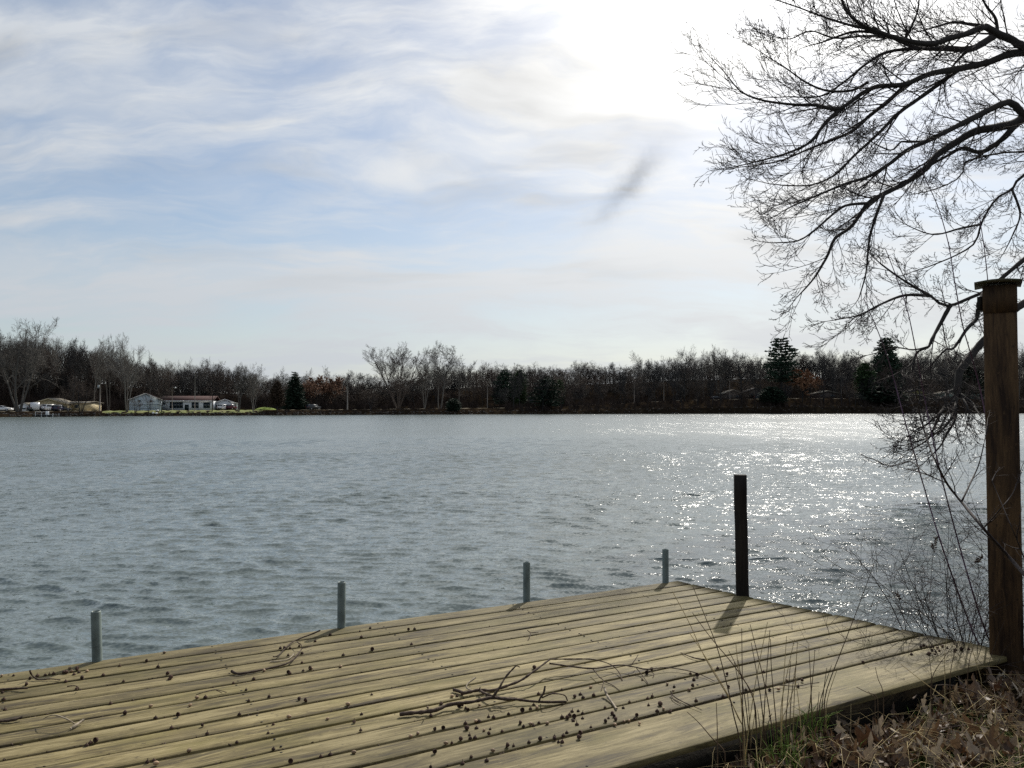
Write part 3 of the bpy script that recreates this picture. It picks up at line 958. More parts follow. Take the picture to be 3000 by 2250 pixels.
tree('bushy', 2262, 1132, 7, 'dark evergreen shrub at the foot of the layered white pine', 'bush', wide=80, name='evergreen_bush')
tree('round', 2780, 1006, 24, 'grey bare tree behind the pale green house', wide=80)
tree('round2', 2860, 1002, 26, 'grey-brown bare tree just left of the big timber post', wide=90)
tree('oldpine', 2840, 1060, 30, 'dark broad evergreen behind the hanging limb near the big post', wide=110, name='pine_tree')
tree('round', 2985, 1000, 22, 'bare tree at the right edge beyond the big timber post', wide=90)

# the wood behind: crowns that make up the skyline
_skx = [-80, 20, 110, 180, 240, 330, 420, 480, 560, 640, 720, 770, 830, 900, 980, 1080, 1180, 1290, 1380, 1430, 1480, 1560, 1640, 1720, 1800, 1850, 1900, 1960, 2020, 2100, 2180, 2240, 2330, 2420, 2520, 2640, 2760, 2880, 3000, 3100]
_sky = [960, 970, 965, 985, 990, 1010, 1040, 1052, 1050, 1050, 1062, 1092, 1088, 1085, 1084, 1088, 1085, 1060, 1060, 1046, 1052, 1052, 1050, 1046, 1058, 1062, 1045, 1036, 1024, 1016, 1022, 1028, 1024, 1020, 1022, 1018, 1012, 1008, 1010, 1010]
_rw2 = random.Random(77)
MARKS = [(40, 'the huge spreading tree at the left'), (145, 'the tan gabled garage house'), (225, 'the low tan wing'), (310, 'the transformer pole'), (425, 'the shaded white gable'), (545, 'the long white house'), (660, 'the white garage'), (765, 'the green mound'), (865, 'the pointed spruce'), (960, 'the rusty thicket'), (1060, 'the roadside pole'), (1165, 'the fan-shaped bare tree'), (1290, 'the tall bare trio'), (1400, 'the round evergreen bush'), (1520, 'the green arborvitae'), (1600, 'the layered low pine'), (1720, 'the pinkish-grey small tree'), (1860, 'the step in the skyline'), (2006, 'the left bank oak'), (2104, 'the gap between the bank oaks'), (2172, 'the dark low house'), (2290, 'the layered white pine'), (2413, 'the bare oak beside the white pine'), (2500, 'the dark evergreen under the oak twigs'), (2597, 'the blunt-topped pine'), (2695, 'the olive-yellow house'), (2790, 'the pale green house'), (2870, 'the hanging oak limb'), (2990, 'the big timber post')]


def mark(px):
    return min(MARKS, key=lambda q: abs(q[0] - px))[1]


for i in range(230):
    px = -60 + 3140 * (i + _rw2.uniform(-0.6, 0.6)) / 230
    top = np.interp(px, _skx, _sky) + abs(_rw2.gauss(0, 10)) + (i % 4) * 7 - (12 if _rw2.random() < 0.12 else 0)
    s = 38 + (i % 4) * -4 + _rw2.uniform(10, 30)
    key = _rw2.choice(['round', 'round2', 'dense', 'tall2', 'round', 'dense', 'oak', 'brown'] if px > 1300 else ['round', 'round2', 'tall', 'brown', 'dense', 'round2', 'brown'])
    mk = mark(px); hz_ = 'tall' if i % 4 < 2 else 'lower'
    tree(key, px, float(top), s, '%s bare tree of the far wood rising behind %s' % (hz_, mk), wide=_rw2.uniform(60, 95), group='%s wood trees behind %s' % (hz_, mk), name='wood_tree')
for i in range(120):
    px = -50 + 3120 * (i + _rw2.uniform(-0.5, 0.5)) / 120
    sk = float(np.interp(px, _skx, _sky))
    top = sk + (1185 - sk) * _rw2.uniform(0.25, 0.62)
    s = _rw2.uniform(30, 52)
    key = _rw2.choice(['brown', 'dense', 'small', 'brown', 'dense', 'round2'])
    mk = mark(px)
    tree(key, px, float(top), s, 'short shaded understorey tree low in the wood behind %s' % mk, wide=_rw2.uniform(60, 100), group='understorey trees behind %s' % mk, name='understorey_tree')


for i in range(46):
    px = 1470 + 1420 * (i + _rw2.uniform(-0.5, 0.5)) / 46
    key = _rw2.choice(['small', 'dense', 'small', 'oak', 'brown'])
    mk = mark(px)
    tree(key, px, _rw2.uniform(1062, 1140), _rw2.uniform(2.5, 12), 'thin dark tree on the steep bank below %s' % mk, wide=_rw2.uniform(36, 70), group='thin bank trees below %s' % mk, name='bank_tree')


# brush, rocks along the far bank
def build_brush():
    rng = np.random.default_rng(3)
    P = []; Rr = []

    def clumps(n, p0, p1, s0, s1, h0, h1, w):
        for _ in range(n):
            p = terr_pt(rng.uniform(p0, p1), rng.uniform(s0, s1))
            k = rng.integers(10, 20)
            hh = rng.uniform(h0, h1)
            for _ in range(k):
                a = rng.uniform(0, 6.28); ln = rng.uniform(0.1, 0.8)
                h = hh * rng.uniform(0.5, 1)
                b0 = np.array(p) + np.array([rng.normal(0, w * 0.3), rng.normal(0, w * 0.3), -0.05])
                m = b0 + np.array([math.cos(a) * ln * h * 0.3, math.sin(a) * ln * h * 0.3, h * 0.55])
                t = b0 + np.array([math.cos(a) * ln * h * 0.8 + rng.normal(0, 0.1), math.sin(a) * ln * h * 0.8, h])
                P.append([b0, t]); Rr.append([0.032, 0.014])
    clumps(500, -60, 380, 26, 60, 2.0, 5.0, 1.5)
    clumps(450, 380, 1100, 26, 60, 2.0, 5.0, 1.5)
    clumps(500, 850, 1500, 15, 60, 1.5, 4.5, 1.5)
    clumps(650, 1480, 3050, 19, 60, 1.5, 5.5, 1.5)
    clumps(130, -40, 800, 0.6, 3.0, 0.2, 0.5, 0.6)
    clumps(260, 760, 1500, 0.5, 5.5, 0.2, 0.6, 0.7)
    clumps(1000, 1480, 3050, 0.8, 13.0, 0.8, 2.8, 0.8)
    mb = MB(); mb.tubes(np.array(P), np.array(Rr), 3)
    tag(mb.build('far_undergrowth', M['brush']), 'brown leafless brush covering the far bank and wood floor', kind='stuff')
    mb = MB()
    ico = np.array([(0, 0, 1), (0.89, 0, 0.45), (0.28, 0.85, 0.45), (-0.72, 0.53, 0.45), (-0.72, -0.53, 0.45), (0.28, -0.85, 0.45), (0.72, 0.53, -0.45), (-0.28, 0.85, -0.45), (-0.89, 0, -0.45), (-0.28, -0.85, -0.45), (0.72, -0.53, -0.45), (0, 0, -1)])
    tri = [(0, 1, 2), (0, 2, 3), (0, 3, 4), (0, 4, 5), (0, 5, 1), (1, 6, 2), (2, 7, 3), (3, 8, 4), (4, 9, 5), (5, 10, 1), (6, 7, 2), (7, 8, 3), (8, 9, 4), (9, 10, 5), (10, 6, 1), (11, 7, 6), (11, 8, 7), (11, 9, 8), (11, 10, 9), (11, 6, 10)]
    for _ in range(1500):
        px = rng.uniform(-60, 3060)
        p = terr_pt(px, rng.uniform(-0.3, 2.0) * (1.0 if px < 1500 else 1.9))
        sc = rng.uniform(0.08, 0.27) * np.array([1.2, 1, 0.7])
        v = ico * (1 + rng.normal(0, 0.16, (12, 1))) * sc
        mb.add(v + np.array(p), tri)
    tag(mb.build('shore_riprap', M['rock']), 'grey stones along the far waterline', kind='stuff')


build_brush()


def build_wood_mass():
    '''deep rows of the wood, too crowded to tell stem from stem'''
    rng = np.random.default_rng(9)
    n = 19000
    px = rng.uniform(-120, 3120, n)
    s = rng.uniform(66, 104, n)
    P = np.zeros((n, 3, 3)); Rr = np.zeros((n, 3))
    Y = np.full(n, 300.0)
    for _ in range(10):
        Y = shoreY((px - 1500) / F * Y) + s
    X = (px - 1500) / F * Y
    Z = terr(X, Y)
    sk = np.interp(px, _skx, _sky) + 27 + np.abs(rng.normal(0, 16, n))
    ztop = CAMZ + (1196 - sk) / F * Y
    H = np.maximum(ztop - Z, 1.0) * np.where(rng.random(n) < 0.45, 1.0, rng.uniform(0.25, 0.95, n))
    z0 = np.where(rng.random(n) < 0.35, Z - 0.1, Z + H * rng.uniform(0.1, 0.8, n))
    ln = rng.normal(0, 0.16, (n, 2)) * H[:, None]
    for j, t in enumerate((0, 0.5, 1)):
        P[:, j, 0] = X + ln[:, 0] * t + rng.normal(0, 0.22, n) * t
        P[:, j, 1] = Y + ln[:, 1] * t
        P[:, j, 2] = z0 + (Z + H - z0) * t
    big = rng.random(n) < 0.25
    r0 = np.where(big, rng.uniform(0.07, 0.16, n), rng.uniform(0.035, 0.075, n))
    for j, t in enumerate((1, 0.7, 0.3)):
        Rr[:, j] = r0 * t
    mb = MB(); mb.tubes(P, Rr, 3)
    tag(mb.build('far_woods', M['bark_deep']), 'dark depth of the leafless wood on the far shore', kind='stuff')


build_wood_mass()

# ------------------------------------------------------------------ buildings of the far shore
def front(px0, px1, y_base, s):
    """placing frame for a front wall: left end, metres per pixel at that depth"""
    a = terr_pt((px0 + px1) / 2, s)
    return a, a.y / F


def window(parent, x0, x1, z0, z1, y, panes=2, frame='frame'):
    t = 0.07
    w = MB()
    w.box((x0, y - 0.06, z0), (x1, y, z0 + t)); w.box((x0, y - 0.06, z1 - t), (x1, y, z1))
    w.box((x0, y - 0.06, z0 + t), (x0 + t, y, z1 - t)); w.box((x1 - t, y - 0.06, z0 + t), (x1, y, z1 - t))
    for k in range(1, panes):
        x = x0 + (x1 - x0) * k / panes
        w.box((x - 0.03, y - 0.05, z0 + t), (x + 0.03, y, z1 - t))
    o = part('window', w, M[frame], parent)
    for k in range(panes):
        a = x0 + (x1 - x0) * k / panes; b = x0 + (x1 - x0) * (k + 1) / panes
        g = MB(); g.box((a + 0.05, y - 0.03, z0 + t), (b - 0.05, y - 0.012, z1 - t))
        part('pane', g, M['glass'], o)


def gable_house(px0, px1, apex, eave, base, s, depth, wall, roof, label, trim='trimwhite', name='house', rz=0.0, over=0.35):
    p, mpp = front(px0, px1, base, s)
    W = (px1 - px0) * mpp; h = (base - eave) * mpp; a = (base - apex) * mpp
    o = thing(name, label, 'house' if 'garage' not in name else 'garage', (p.x, p.y, p.z - 0.15), rz)
    h += 0.15; a += 0.15
    m = MB(); m.prism([(-W / 2, 0), (W / 2, 0), (W / 2, h), (0, a), (-W / 2, h)], 0, depth)
    part('wall', m, M[wall], o)
    k = (a - h) / (W / 2)
    m = MB()
    t = 0.12
    for sg in (-1, 1):
        xe = sg * (W / 2 + over); ze = h - k * over
        poly = [(xe, ze + 0.01), (0, a + 0.01), (0, a + t + 0.04), (xe, ze + t)]
        m.prism(poly if sg < 0 else poly[::-1], -over, depth + over)
    part('roof', m, M[roof], o)
    m = MB()
    for sg in (-1, 1):
        xe = sg * (W / 2 + over); ze = h - k * over
        poly = [(xe, ze - 0.14), (0, a - 0.14), (0, a + 0.03), (xe, ze + 0.03)]
        m.prism(poly if sg < 0 else poly[::-1], -over - 0.04, -over - 0.005)
    part('barge_board', m, M[trim], o)
    return o, W, h, a, mpp


def siding(o, W, h, y, z0=0.3, n=8, mat='white'):
    m = MB()
    for k in range(n):
        z = z0 + (h - z0) * k / n
        m.box((-W / 2 + 0.05, y - 0.02, z), (W / 2 - 0.05, y - 0.003, z + (h - z0) / n - 0.03))
    part('siding', m, M[mat], o)


# white house: pale gable wing
o, W, h, a, mpp = gable_house(384, 469, 1154, 1172, 1205, 17, 11, 'white_shade', 'roof_red', 'shaded white gabled wing of the long white lake house', rz=R(22))
siding(o, W, h * 0.62, 0, 0.15, 6, 'white_shade')
window(o, -1.75, -1.15, 2.55, 3.05, -0.03, 1); window(o, 1.1, 1.6, 2.5, 3.0, -0.03, 1)
m = MB(); m.box((-1.4, -0.1, 0.75), (W / 2 - 0.3, -0.04, 0.83)); m.box((-1.4, -0.1, 1.75), (W / 2 - 0.3, -0.04, 1.83)); m.box((-1.45, -0.1, 0.2), (-1.35, -0.04, 1.9)); m.box((1.2, -0.1, 0.2), (1.3, -0.04, 1.9))
part('railing', m, M['frame'], o)
# long ranch part
p, mpp = front(474, 620, 1203, 18)
W = 146 * mpp; H = 2.75
o = thing('house', 'long low white house with red-brown roof and dark-framed windows', 'house', (p.x, p.y, p.z - 0.1), R(8))
m = MB(); m.box((-W / 2, 0, 0), (W / 2, 8, H)); part('wall', m, M['white'], o)
m = MB(); m.prism([(-0.6, H + 0.01), (4, H + 1.35), (8.6, H + 0.01), (8.6, H + 0.14), (4, H + 1.5), (-0.6, H + 0.14)], -W / 2 - 0.4, W / 2 + 0.4, Matrix(((0, 1, 0, 0), (1, 0, 0, 0), (0, 0, 1, 0), (0, 0, 0, 1))))
part('roof', m, M['roof_red'], o)
m = MB(); m.box((-W / 2 - 0.4, -0.66, H - 0.12), (W / 2 + 0.4, -0.61, H + 0.12)); part('fascia', m, M['trimwhite'], o)
c = lambda px: (px - 547) * mpp
window(o, c(500), c(537), 0.75, 2.45, 0, 4); window(o, c(561), c(581), 0.75, 2.4, 0, 2); window(o, c(594), c(613), 0.75, 2.4, 0, 2); window(o, c(477), c(488), 1.7, 2.3, 0, 2)
m = MB(); m.box((c(542), -0.05, 0.1), (c(553), 0.0, 1.75)); dr = part('door', m, M['darkopen'], o)
m = MB(); m.box((c(552) - 0.12, -0.10, 0.9), (c(552), -0.055, 1.0)); part('handle', m, M['rim'], dr)
m = MB(); m.box((c(543), -1.2, 0), (c(600), -0.02, 0.12)); part('step', m, M['road'], o)
# garage
o, W, h, a, mpp = gable_house(624, 694, 1169, 1181, 1202, 17, 7, 'white', 'roof_red', 'white two-door garage at the end of the long white house', name='garage', rz=R(19))
for x0, x1 in ((-W / 2 + 0.45, -0.2), (0.25, W / 2 - 0.35)):
    m = MB(); m.box((x0, -0.05, 0.12), (x1, 0.0, 1.75)); part('garage_door', m, M['darkopen'], o)  # dark panels stand in for the shaded inside of the open doorways
# tan house
o, W, h, a, mpp = gable_house(96, 190, 1166, 1181, 1204, 17, 9, 'tan', 'roof_grey', 'tan gabled garage house with two grey doors behind parked cars', trim='tan_light', rz=R(12))
for x0, x1 in ((-W / 2 + 0.5, -0.45), (0.1, W / 2 - 1.3)):
    m = MB(); m.box((x0, -0.05, 0.12), (x1, 0.0, 1.5)); d_ = part('garage_door', m, M['doorgrey'], o)
    for k in range(1, 4):
        m = MB(); m.box((x0, -0.065, 0.12 + k * 0.345), (x1, -0.051, 0.14 + k * 0.345)); part('groove', m, M['tan'], d_)
p, mpp = front(192, 256, 1204, 18)
W = 64 * mpp
o = thing('house', 'low tan wing with flat eave right of the tan gabled garage', 'house', (p.x, p.y, p.z - 0.1))
m = MB(); m.box((-W / 2, 0, 0), (W / 2, 7, 2.1)); part('wall', m, M['tan_light'], o)
m = MB(); m.prism([(-0.5, 2.11), (3.5, 2.5), (7.5, 2.11), (7.5, 2.2), (3.5, 2.6), (-0.5, 2.2)], -W / 2 - 0.3, W / 2 + 0.3, Matrix(((0, 1, 0, 0), (1, 0, 0, 0), (0, 0, 1, 0), (0, 0, 0, 1)))); part('roof', m, M['roof_grey'], o)
window(o, -0.4, 0.5, 0.9, 1.7, 0, 1); window(o, -2.0, -1.3, 0.9, 1.7, 0, 1)
m = MB(); m.box((1.3, -0.05, 0.05), (2.1, 0.0, 1.8)); part('door', m, M['tan'], o)
# small white shed and camper
o, W, h, a, mpp = gable_house(57, 83, 1179, 1186, 1204, 14.5, 3, 'white', 'roof_grey', 'small white shed behind the huge spreading tree', name='garden_shed', over=0.15)
window(o, -0.5, 0.55, 0.75, 1.1, 0, 1)
p, mpp = front(84, 96, 1204, 14)
o = thing('camper_trailer', 'bright white camper trailer beside the small white shed', 'camper', (p.x, p.y, p.z), R(-60))
m = MB(); m.prism([(-2, 0.45), (1.7, 0.45), (2.0, 0.8), (2.0, 1.6), (1.6, 2.25), (-1.8, 2.25), (-2, 2.0)], 0, 1.9); part('body', m, M['carwhite'], o)
for x in (-1.3, -0.2, 0.9):
    m = MB(); m.box((x, -0.03, 1.25), (x + 0.6, 0.0, 1.85)); part('window', m, M['glass'], o)
for x in (-0.4, 0.3):
    m = MB(); m.lathe([(0.01, 0), (0.3, 0), (0.3, 0.2), (0.01, 0.2)], 12, Matrix.Translation((x, 0.22, 0.3)) @ Matrix.Rotation(R(90), 4, 'X')); part('wheel', m, M['tyre'], o)
# houses on the right bank
def low_house(px0, px1, top, eave, base, s, wall, roof, label, gable=True):
    o, W, h, a, mpp = gable_house(px0, px1, top, eave, base, s, 7, wall, roof, label, trim=roof, over=0.5)
    window(o, -W * 0.3, -W * 0.1, h * 0.35, h * 0.75, 0, 2); window(o, W * 0.12, W * 0.3, h * 0.35, h * 0.75, 0, 2)
    return o


low_house(2118, 2180, 1132, 1143, 1161, 26, 'siding_dark', 'roof_grey', 'dark low house with shallow gable behind the big bank oak')
low_house(2186, 2236, 1130, 1141, 1161, 30, 'siding_dark', 'roof_dark', 'dark low house right of the shallow-gabled one')
low_house(2390, 2460, 1140, 1148, 1163, 28, 'siding_dark', 'roof_grey', 'dim grey house behind the bare oak and rust tree')
low_house(2668, 2712, 1130, 1137, 1159, 26, 'siding_yellow', 'roof_dark', 'olive-yellow house beside the straight dark trunk')
low_house(2742, 2828, 1137, 1146, 1160, 24, 'siding_green', 'roof_grey', 'pale green house beneath the hanging oak limb')
low_house(2838, 2885, 1139, 1147, 1160, 28, 'siding_green', 'roof_dark', 'small pale green house just left of the big timber post')
low_house(1524, 1570, 1128, 1140, 1165, 36, 'siding_dark', 'roof_grey', 'dim grey house in the wood behind the layered pine')


# ------------------------------------------------------------------ vehicles
def car(px, s, paint, label, rz, kind='suv', scale=1.0, name='parked_car'):
    p = terr_pt(px, s)
    o = thing(name, label, 'car', (p.x, p.y, p.z + 0.03), rz)
    o.scale = (scale,) * 3
    L, Wd = 4.5, 1.8
    if kind == 'suv':
        prof = [(-2.2, 0.35), (2.15, 0.35), (2.25, 0.55), (2.2, 0.95), (1.25, 1.08), (0.7, 1.62), (-1.75, 1.68), (-2.1, 1.15), (-2.25, 0.9)]
        cab = [(-1.9, 1.12), (1.08, 1.12), (0.62, 1.56), (-1.68, 1.6)]
    else:
        prof = [(-2.2, 0.32), (2.15, 0.32), (2.25, 0.5), (2.15, 0.8), (1.1, 0.95), (0.35, 1.38), (-1.0, 1.42), (-1.75, 1.0), (-2.2, 0.95)]
        cab = [(-1.5, 1.0), (0.9, 1.0), (0.3, 1.34), (-0.95, 1.37)]
    m = MB(); m.prism(prof, -Wd / 2, Wd / 2); part('body', m, M[paint], o)
    for y0, y1 in ((-Wd / 2 - 0.012, -Wd / 2 - 0.002), (Wd / 2 + 0.002, Wd / 2 + 0.012)):
        m = MB(); m.prism(cab, y0, y1); part('side_window', m, M['glass'], o)
    def screen(a, b, nm):
        a = np.array(a); b = np.array(b); d = (b - a) / np.linalg.norm(b - a); n = np.array([-d[1], d[0]])
        if n[0] * a[0] < 0: n = -n
        a2 = a + d * 0.05 + n * 0.004; b2 = b - d * 0.05 + n * 0.004
        m = MB(); y = Wd / 2 - 0.12
        v = [(a2[0], -y, a2[1]), (a2[0], y, a2[1]), (b2[0], y, b2[1]), (b2[0], -y, b2[1])]
        w = [(q[0] + n[0] * 0.012, q[1], q[2] + n[1] * 0.012) for q in v]
        m.add(v + w, [(3, 2, 1, 0), (4, 5, 6, 7), (0, 1, 5, 4), (1, 2, 6, 5), (2, 3, 7, 6), (3, 0, 4, 7)])
        part(nm, m, M['glass'], o)
    if kind == 'suv':
        screen((1.25, 1.08), (0.7, 1.62), 'windscreen'); screen((-1.75, 1.68), (-2.1, 1.15), 'rear_window')
    else:
        screen((1.1, 0.95), (0.35, 1.38), 'windscreen'); screen((-1.0, 1.42), (-1.75, 1.0), 'rear_window')
    for x in (-1.4, 1.4):
        for sy in (-1, 1):
            T = Matrix.Translation((x, sy * (Wd / 2 - 0.1), 0.33)) @ Matrix.Rotation(R(90) * sy, 4, 'X')
            m = MB(); m.lathe([(0.01, -0.12), (0.33, -0.12), (0.33, 0.12), (0.2, 0.14)], 14, T); w = part('wheel', m, M['tyre'], o)
            m = MB(); m.lathe([(0.2, -0.139), (0.19, -0.15), (0.01, -0.15)], 10, T); part('rim', m, M['rim'], w)
    for sy in (-1, 1):
        m = MB(); m.box((-2.285, sy * 0.72 - 0.12, 0.86), (-2.2, sy * 0.72 + 0.12, 1.0)); part('tail_light', m, M['taillight'], o)
        m = MB(); m.box((2.19, sy * 0.68 - 0.15, 0.66), (2.262, sy * 0.68 + 0.15, 0.8)); part('headlight', m, M['trimwhite'], o)
    m = MB(); m.box((-2.29, -0.8, 0.45), (-2.21, 0.8, 0.62)); part('bumper', m, M['tyre'], o)
    return o


car(147, 12.8, 'carwhite', 'white car parked before the tan garage doors', R(75))
car(112, 13.2, 'cargreen', 'dark green car beside the white camper trailer', R(60), 'sedan')
car(172, 13.2, 'carnavy', 'navy car right of the white car at the tan garage', R(100))
car(184, 14.6, 'carblack', 'low black car at the tan house corner', R(35), 'sedan', 0.85)
car(6, 12.8, 'carwhite', 'white car at the left edge of the far shore', R(12), 'sedan')
car(655, 13.6, 'carwhite', 'white car before the left door of the white garage', R(82), scale=0.95)
car(678, 14.3, 'carmaroon', 'maroon car before the right door of the white garage', R(88), scale=0.95)
car(918, 10.5, 'carblack', 'dark van alone on the shore road by the rusty thicket', R(55), name='parked_van')
car(2098, 20.5, 'carblack', 'dark car glinting on the bank road between the big oaks', R(10), 'sedan')
car(2228, 20.5, 'carblack', 'dark car glinting on the road left of the layered white pine', R(-12), 'sedan')
car(2277, 20.5, 'carblack', 'dark car half hidden by the layered white pine', R(5))


# ------------------------------------------------------------------ poles, lamp, dock and small things across the water
def pole(px, top, s, label, kit=None, r=0.13):
    p = terr_pt(px, s)
    h = CAMZ + (1196 - top) / F * p.y - p.z
    o = thing('utility_pole', label, 'pole', tuple(p))
    m = MB(); m.tube([(0, 0, -0.3), (0, 0, h)], [r * 1.15, r * 0.8], 8, True); part('shaft', m, M['pole'], o)
    if kit in ('arm', 'both'):
        m = MB(); m.box((-1.1, -0.06, h - 0.6), (1.1, 0.06, h - 0.46)); a_ = part('cross_arm', m, M['pole'], o)
        for x in (-0.95, -0.4, 0.4, 0.95):
            m = MB(); m.lathe([(0.01, h - 0.46), (0.06, h - 0.46), (0.06, h - 0.3), (0.01, h - 0.28)], 8, Matrix.Translation((x, 0, 0))); part('insulator', m, M['lamp'], a_)
    if kit in ('transformer', 'both'):
        m = MB(); m.lathe([(0.02, 0), (0.24, 0.02), (0.24, 0.75), (0.05, 0.85)], 12, Matrix.Translation((-0.42, 0, h - 2.9))); part('transformer', m, M['doorgrey'], o)
    return o, p, h


pole(293, 1104, 9, 'grey utility pole with a transformer can right of the tan wing', 'transformer', 0.16)
pole(571, 1093, 5, 'thin tall grey pole standing before the long white house', None, 0.10)
pole(1018, 1101, 6, 'grey roadside pole left of the tall bare trio', 'arm', 0.16)
pole(1428, 1110, 20, 'grey pole beneath the wood mid-shore', None)
pole(1858, 1098, 20, 'grey pole at the foot of the skyline step', 'arm')
pole(1945, 1110, 20, 'slim grey pole beside the left bank oak', 'arm', 0.11)
pole(2138, 1096, 22, 'grey pole before the dark low house', None)
pole(2465, 1094, 22, 'slim pole behind the young bank trees', None, 0.1)
pole(2796, 1098, 20, 'grey pole rising over the pale green house', None, 0.14)
p = terr_pt(505, 13)
o = thing('street_lamp', 'street lamp with a round white head behind the white house', 'lamp', tuple(p))
hl = CAMZ + (1196 - 1136) / F * p.y - p.z
m = MB(); m.tube([(0, 0, -0.2), (-0.1, 0, hl)], [0.1, 0.07], 8, True); part('shaft', m, M['pole'], o)
m = MB(); m.tube([(-0.1, 0, hl - 0.1), (0.3, -0.05, hl + 0.15), (0.75, -0.1, hl + 0.1)], 0.04, 6, True); part('arm', m, M['pole'], o)
m = MB(); m.lathe([(0.02, -0.2), (0.2, -0.12), (0.24, 0.02), (0.12, 0.16), (0.02, 0.2)], 12, Matrix.Translation((0.85, -0.1, hl + 0.02))); part('lamp_head', m, M['lamp'], o)

# far little dock
p = terr_pt(138, -1.2); p.z = WATER
o = thing('boat_dock', 'small white boat dock with railings on the far shore', 'dock', (p.x, p.y, p.z))
for k in range(12):
    m = MB(); m.box((-2.1 + k * 0.35, -1.2, 0.42), (-2.1 + k * 0.35 + 0.32, 1.6, 0.47)); part('plank', m, M['doorgrey'], o)
for x in (-2.0, -0.6, 0.7, 2.0):
    for y in (-1.1, 1.5):
        m = MB(); m.tube([(x, y, -1.6), (x, y, 1.25 if x < 0.5 else 0.8)], 0.06, 6, True); part('post', m, M['trimwhite'], o)
for y in (-1.1, 1.5):
    m = MB(); m.box((-2.0, y - 0.03, 1.1), (-0.6, y + 0.03, 1.18)); part('rail', m, M['trimwhite'], o)
m = MB(); m.box((-0.5, 0.3, 0.475), (0.1, 0.8, 1.3), bev=0.03); part('storage_box', m, M['trimwhite'], o)

# grass mound
p = terr_pt(766, 8)
m = MB(); n = 24
prof = [(4.2 * (1 - t), 0.85 * (1 - (1 - t) ** 2) ** 0.8 if t > 0 else -0.1) for t in np.linspace(0, 0.98, 9)]
m.lathe(prof, n)
o = m.build('grass_mound', M['mound'], smooth=True); o.location = (p.x, p.y + 4, p.z - 0.02); o.scale = (0.78, 0.7, 1)
tag(o, 'bright green grass mound right of the white garage', 'mound')
# white stones by the shore
for px, lab in ((449, 'left white stone on the bank below the pale gable'), (459, 'right white stone on the bank below the pale gable'), (462, 'upper white stone on the lawn before the pale gable')):
    p = terr_pt(px, 1.0 if px != 462 else 5.0)
    m = MB(); m.lathe([(0.02, 0), (0.28, 0.05), (0.33, 0.25), (0.2, 0.42), (0.02, 0.48)], 9)
    o = m.build('white_stone', M['trimwhite'], smooth=True); o.location = p; tag(o, lab, 'stone')
p = terr_pt(470, 16)
m = MB(); m.lathe([(0.12, 0), (0.16, 0.1), (0.14, 1.5), (0.2, 1.55), (0.2, 1.7), (0.02, 1.75)], 10)
o = m.build('porch_column', M['trimwhite'], smooth=True); o.location = p; tag(o, 'white column at the joint of gable and long house', 'column')

# ------------------------------------------------------------------ the near deck
GAPS = [4.845, 4.7006, 4.5606, 4.41, 4.2682, 4.1261, 3.9777, 3.8331, 3.6857, 3.541, 3.3929, 3.2504, 3.098, 2.9508, 2.7875, 2.452]


def end_a(d):
    return float(np.interp(d, [2.45, 2.788, 2.941, 3.091, 3.249, 3.395, 3.833, 3.972, 4.258, 4.399, 4.544, 4.68, 4.85], [4.80, 4.754, 4.704, 4.675, 4.657, 4.64, 4.549, 4.508, 4.463, 4.453, 4.428, 4.405, 4.385]))


A0 = -2.6
deck_root = thing('wooden_deck', 'weathered wooden dock of long boards in the foreground', 'deck')
_rd = random.Random(4)
for i in range(15):
    d1, d0 = GAPS[i], GAPS[i + 1]
    g = 0.0085
    d1 -= g if i else 0; d0 += g
    ea, eb = end_a(d0), end_a(d1)
    nx = 40; rows = [(d0, -0.027), (d0, -0.004), (d0 + 0.004, 0.0)] + [(d0 + (d1 - d0) * t, 0.0) for t in (0.25, 0.5, 0.75)] + [(d1 - 0.004, 0.0), (d1, -0.004), (d1, -0.027)]
    c0 = deck((A0 + 4.4) / 2, (d0 + d1) / 2)
    cup = _rd.uniform(-0.002, 0.003); ph = _rd.uniform(0, 6)
    V = []
    oa = (A0 + 4.4) / 2; od = (d0 + d1) / 2
    for j in range(nx + 1):
        t = j / nx
        for (d, z) in rows:
            e = ea + (eb - ea) * (d - d0) / (d1 - d0)
            a = A0 + (e - A0) * t
            w = ((d - od) / ((d1 - d0) / 2))
            zz = z + (cup * (1 - w * w) + 0.0016 * math.sin(a * 1.3 + ph) + 0.001 * math.sin(a * 3.1 + ph * 2)) * (z > -0.02)
            V.append((a - oa, d - od + 0.0012 * math.sin(a * 2.1 + ph) * (abs(w) > 0.9), zz))
    nr = len(rows)
    ii = np.arange(nx)[:, None] * nr + np.arange(nr - 1)[None, :]
    q = np.stack([ii, ii + nr, ii + nr + 1, ii + 1], -1).reshape(-1, 4)
    m = MB(); m.add(V, q)
    base = (nx) * nr
    m.f.append(np.array([[base + k for k in range(nr)]], dtype=np.int32)); m.f.append(np.array([[k for k in range(nr - 1, -1, -1)]], dtype=np.int32))
    o = m.build('plank', M['deck'], deck_root)
    o.matrix_basis = Matrix.Translation(c0) @ DECKM
    if i == 14:
        o['label'] = 'wide outer board along the shore edge'
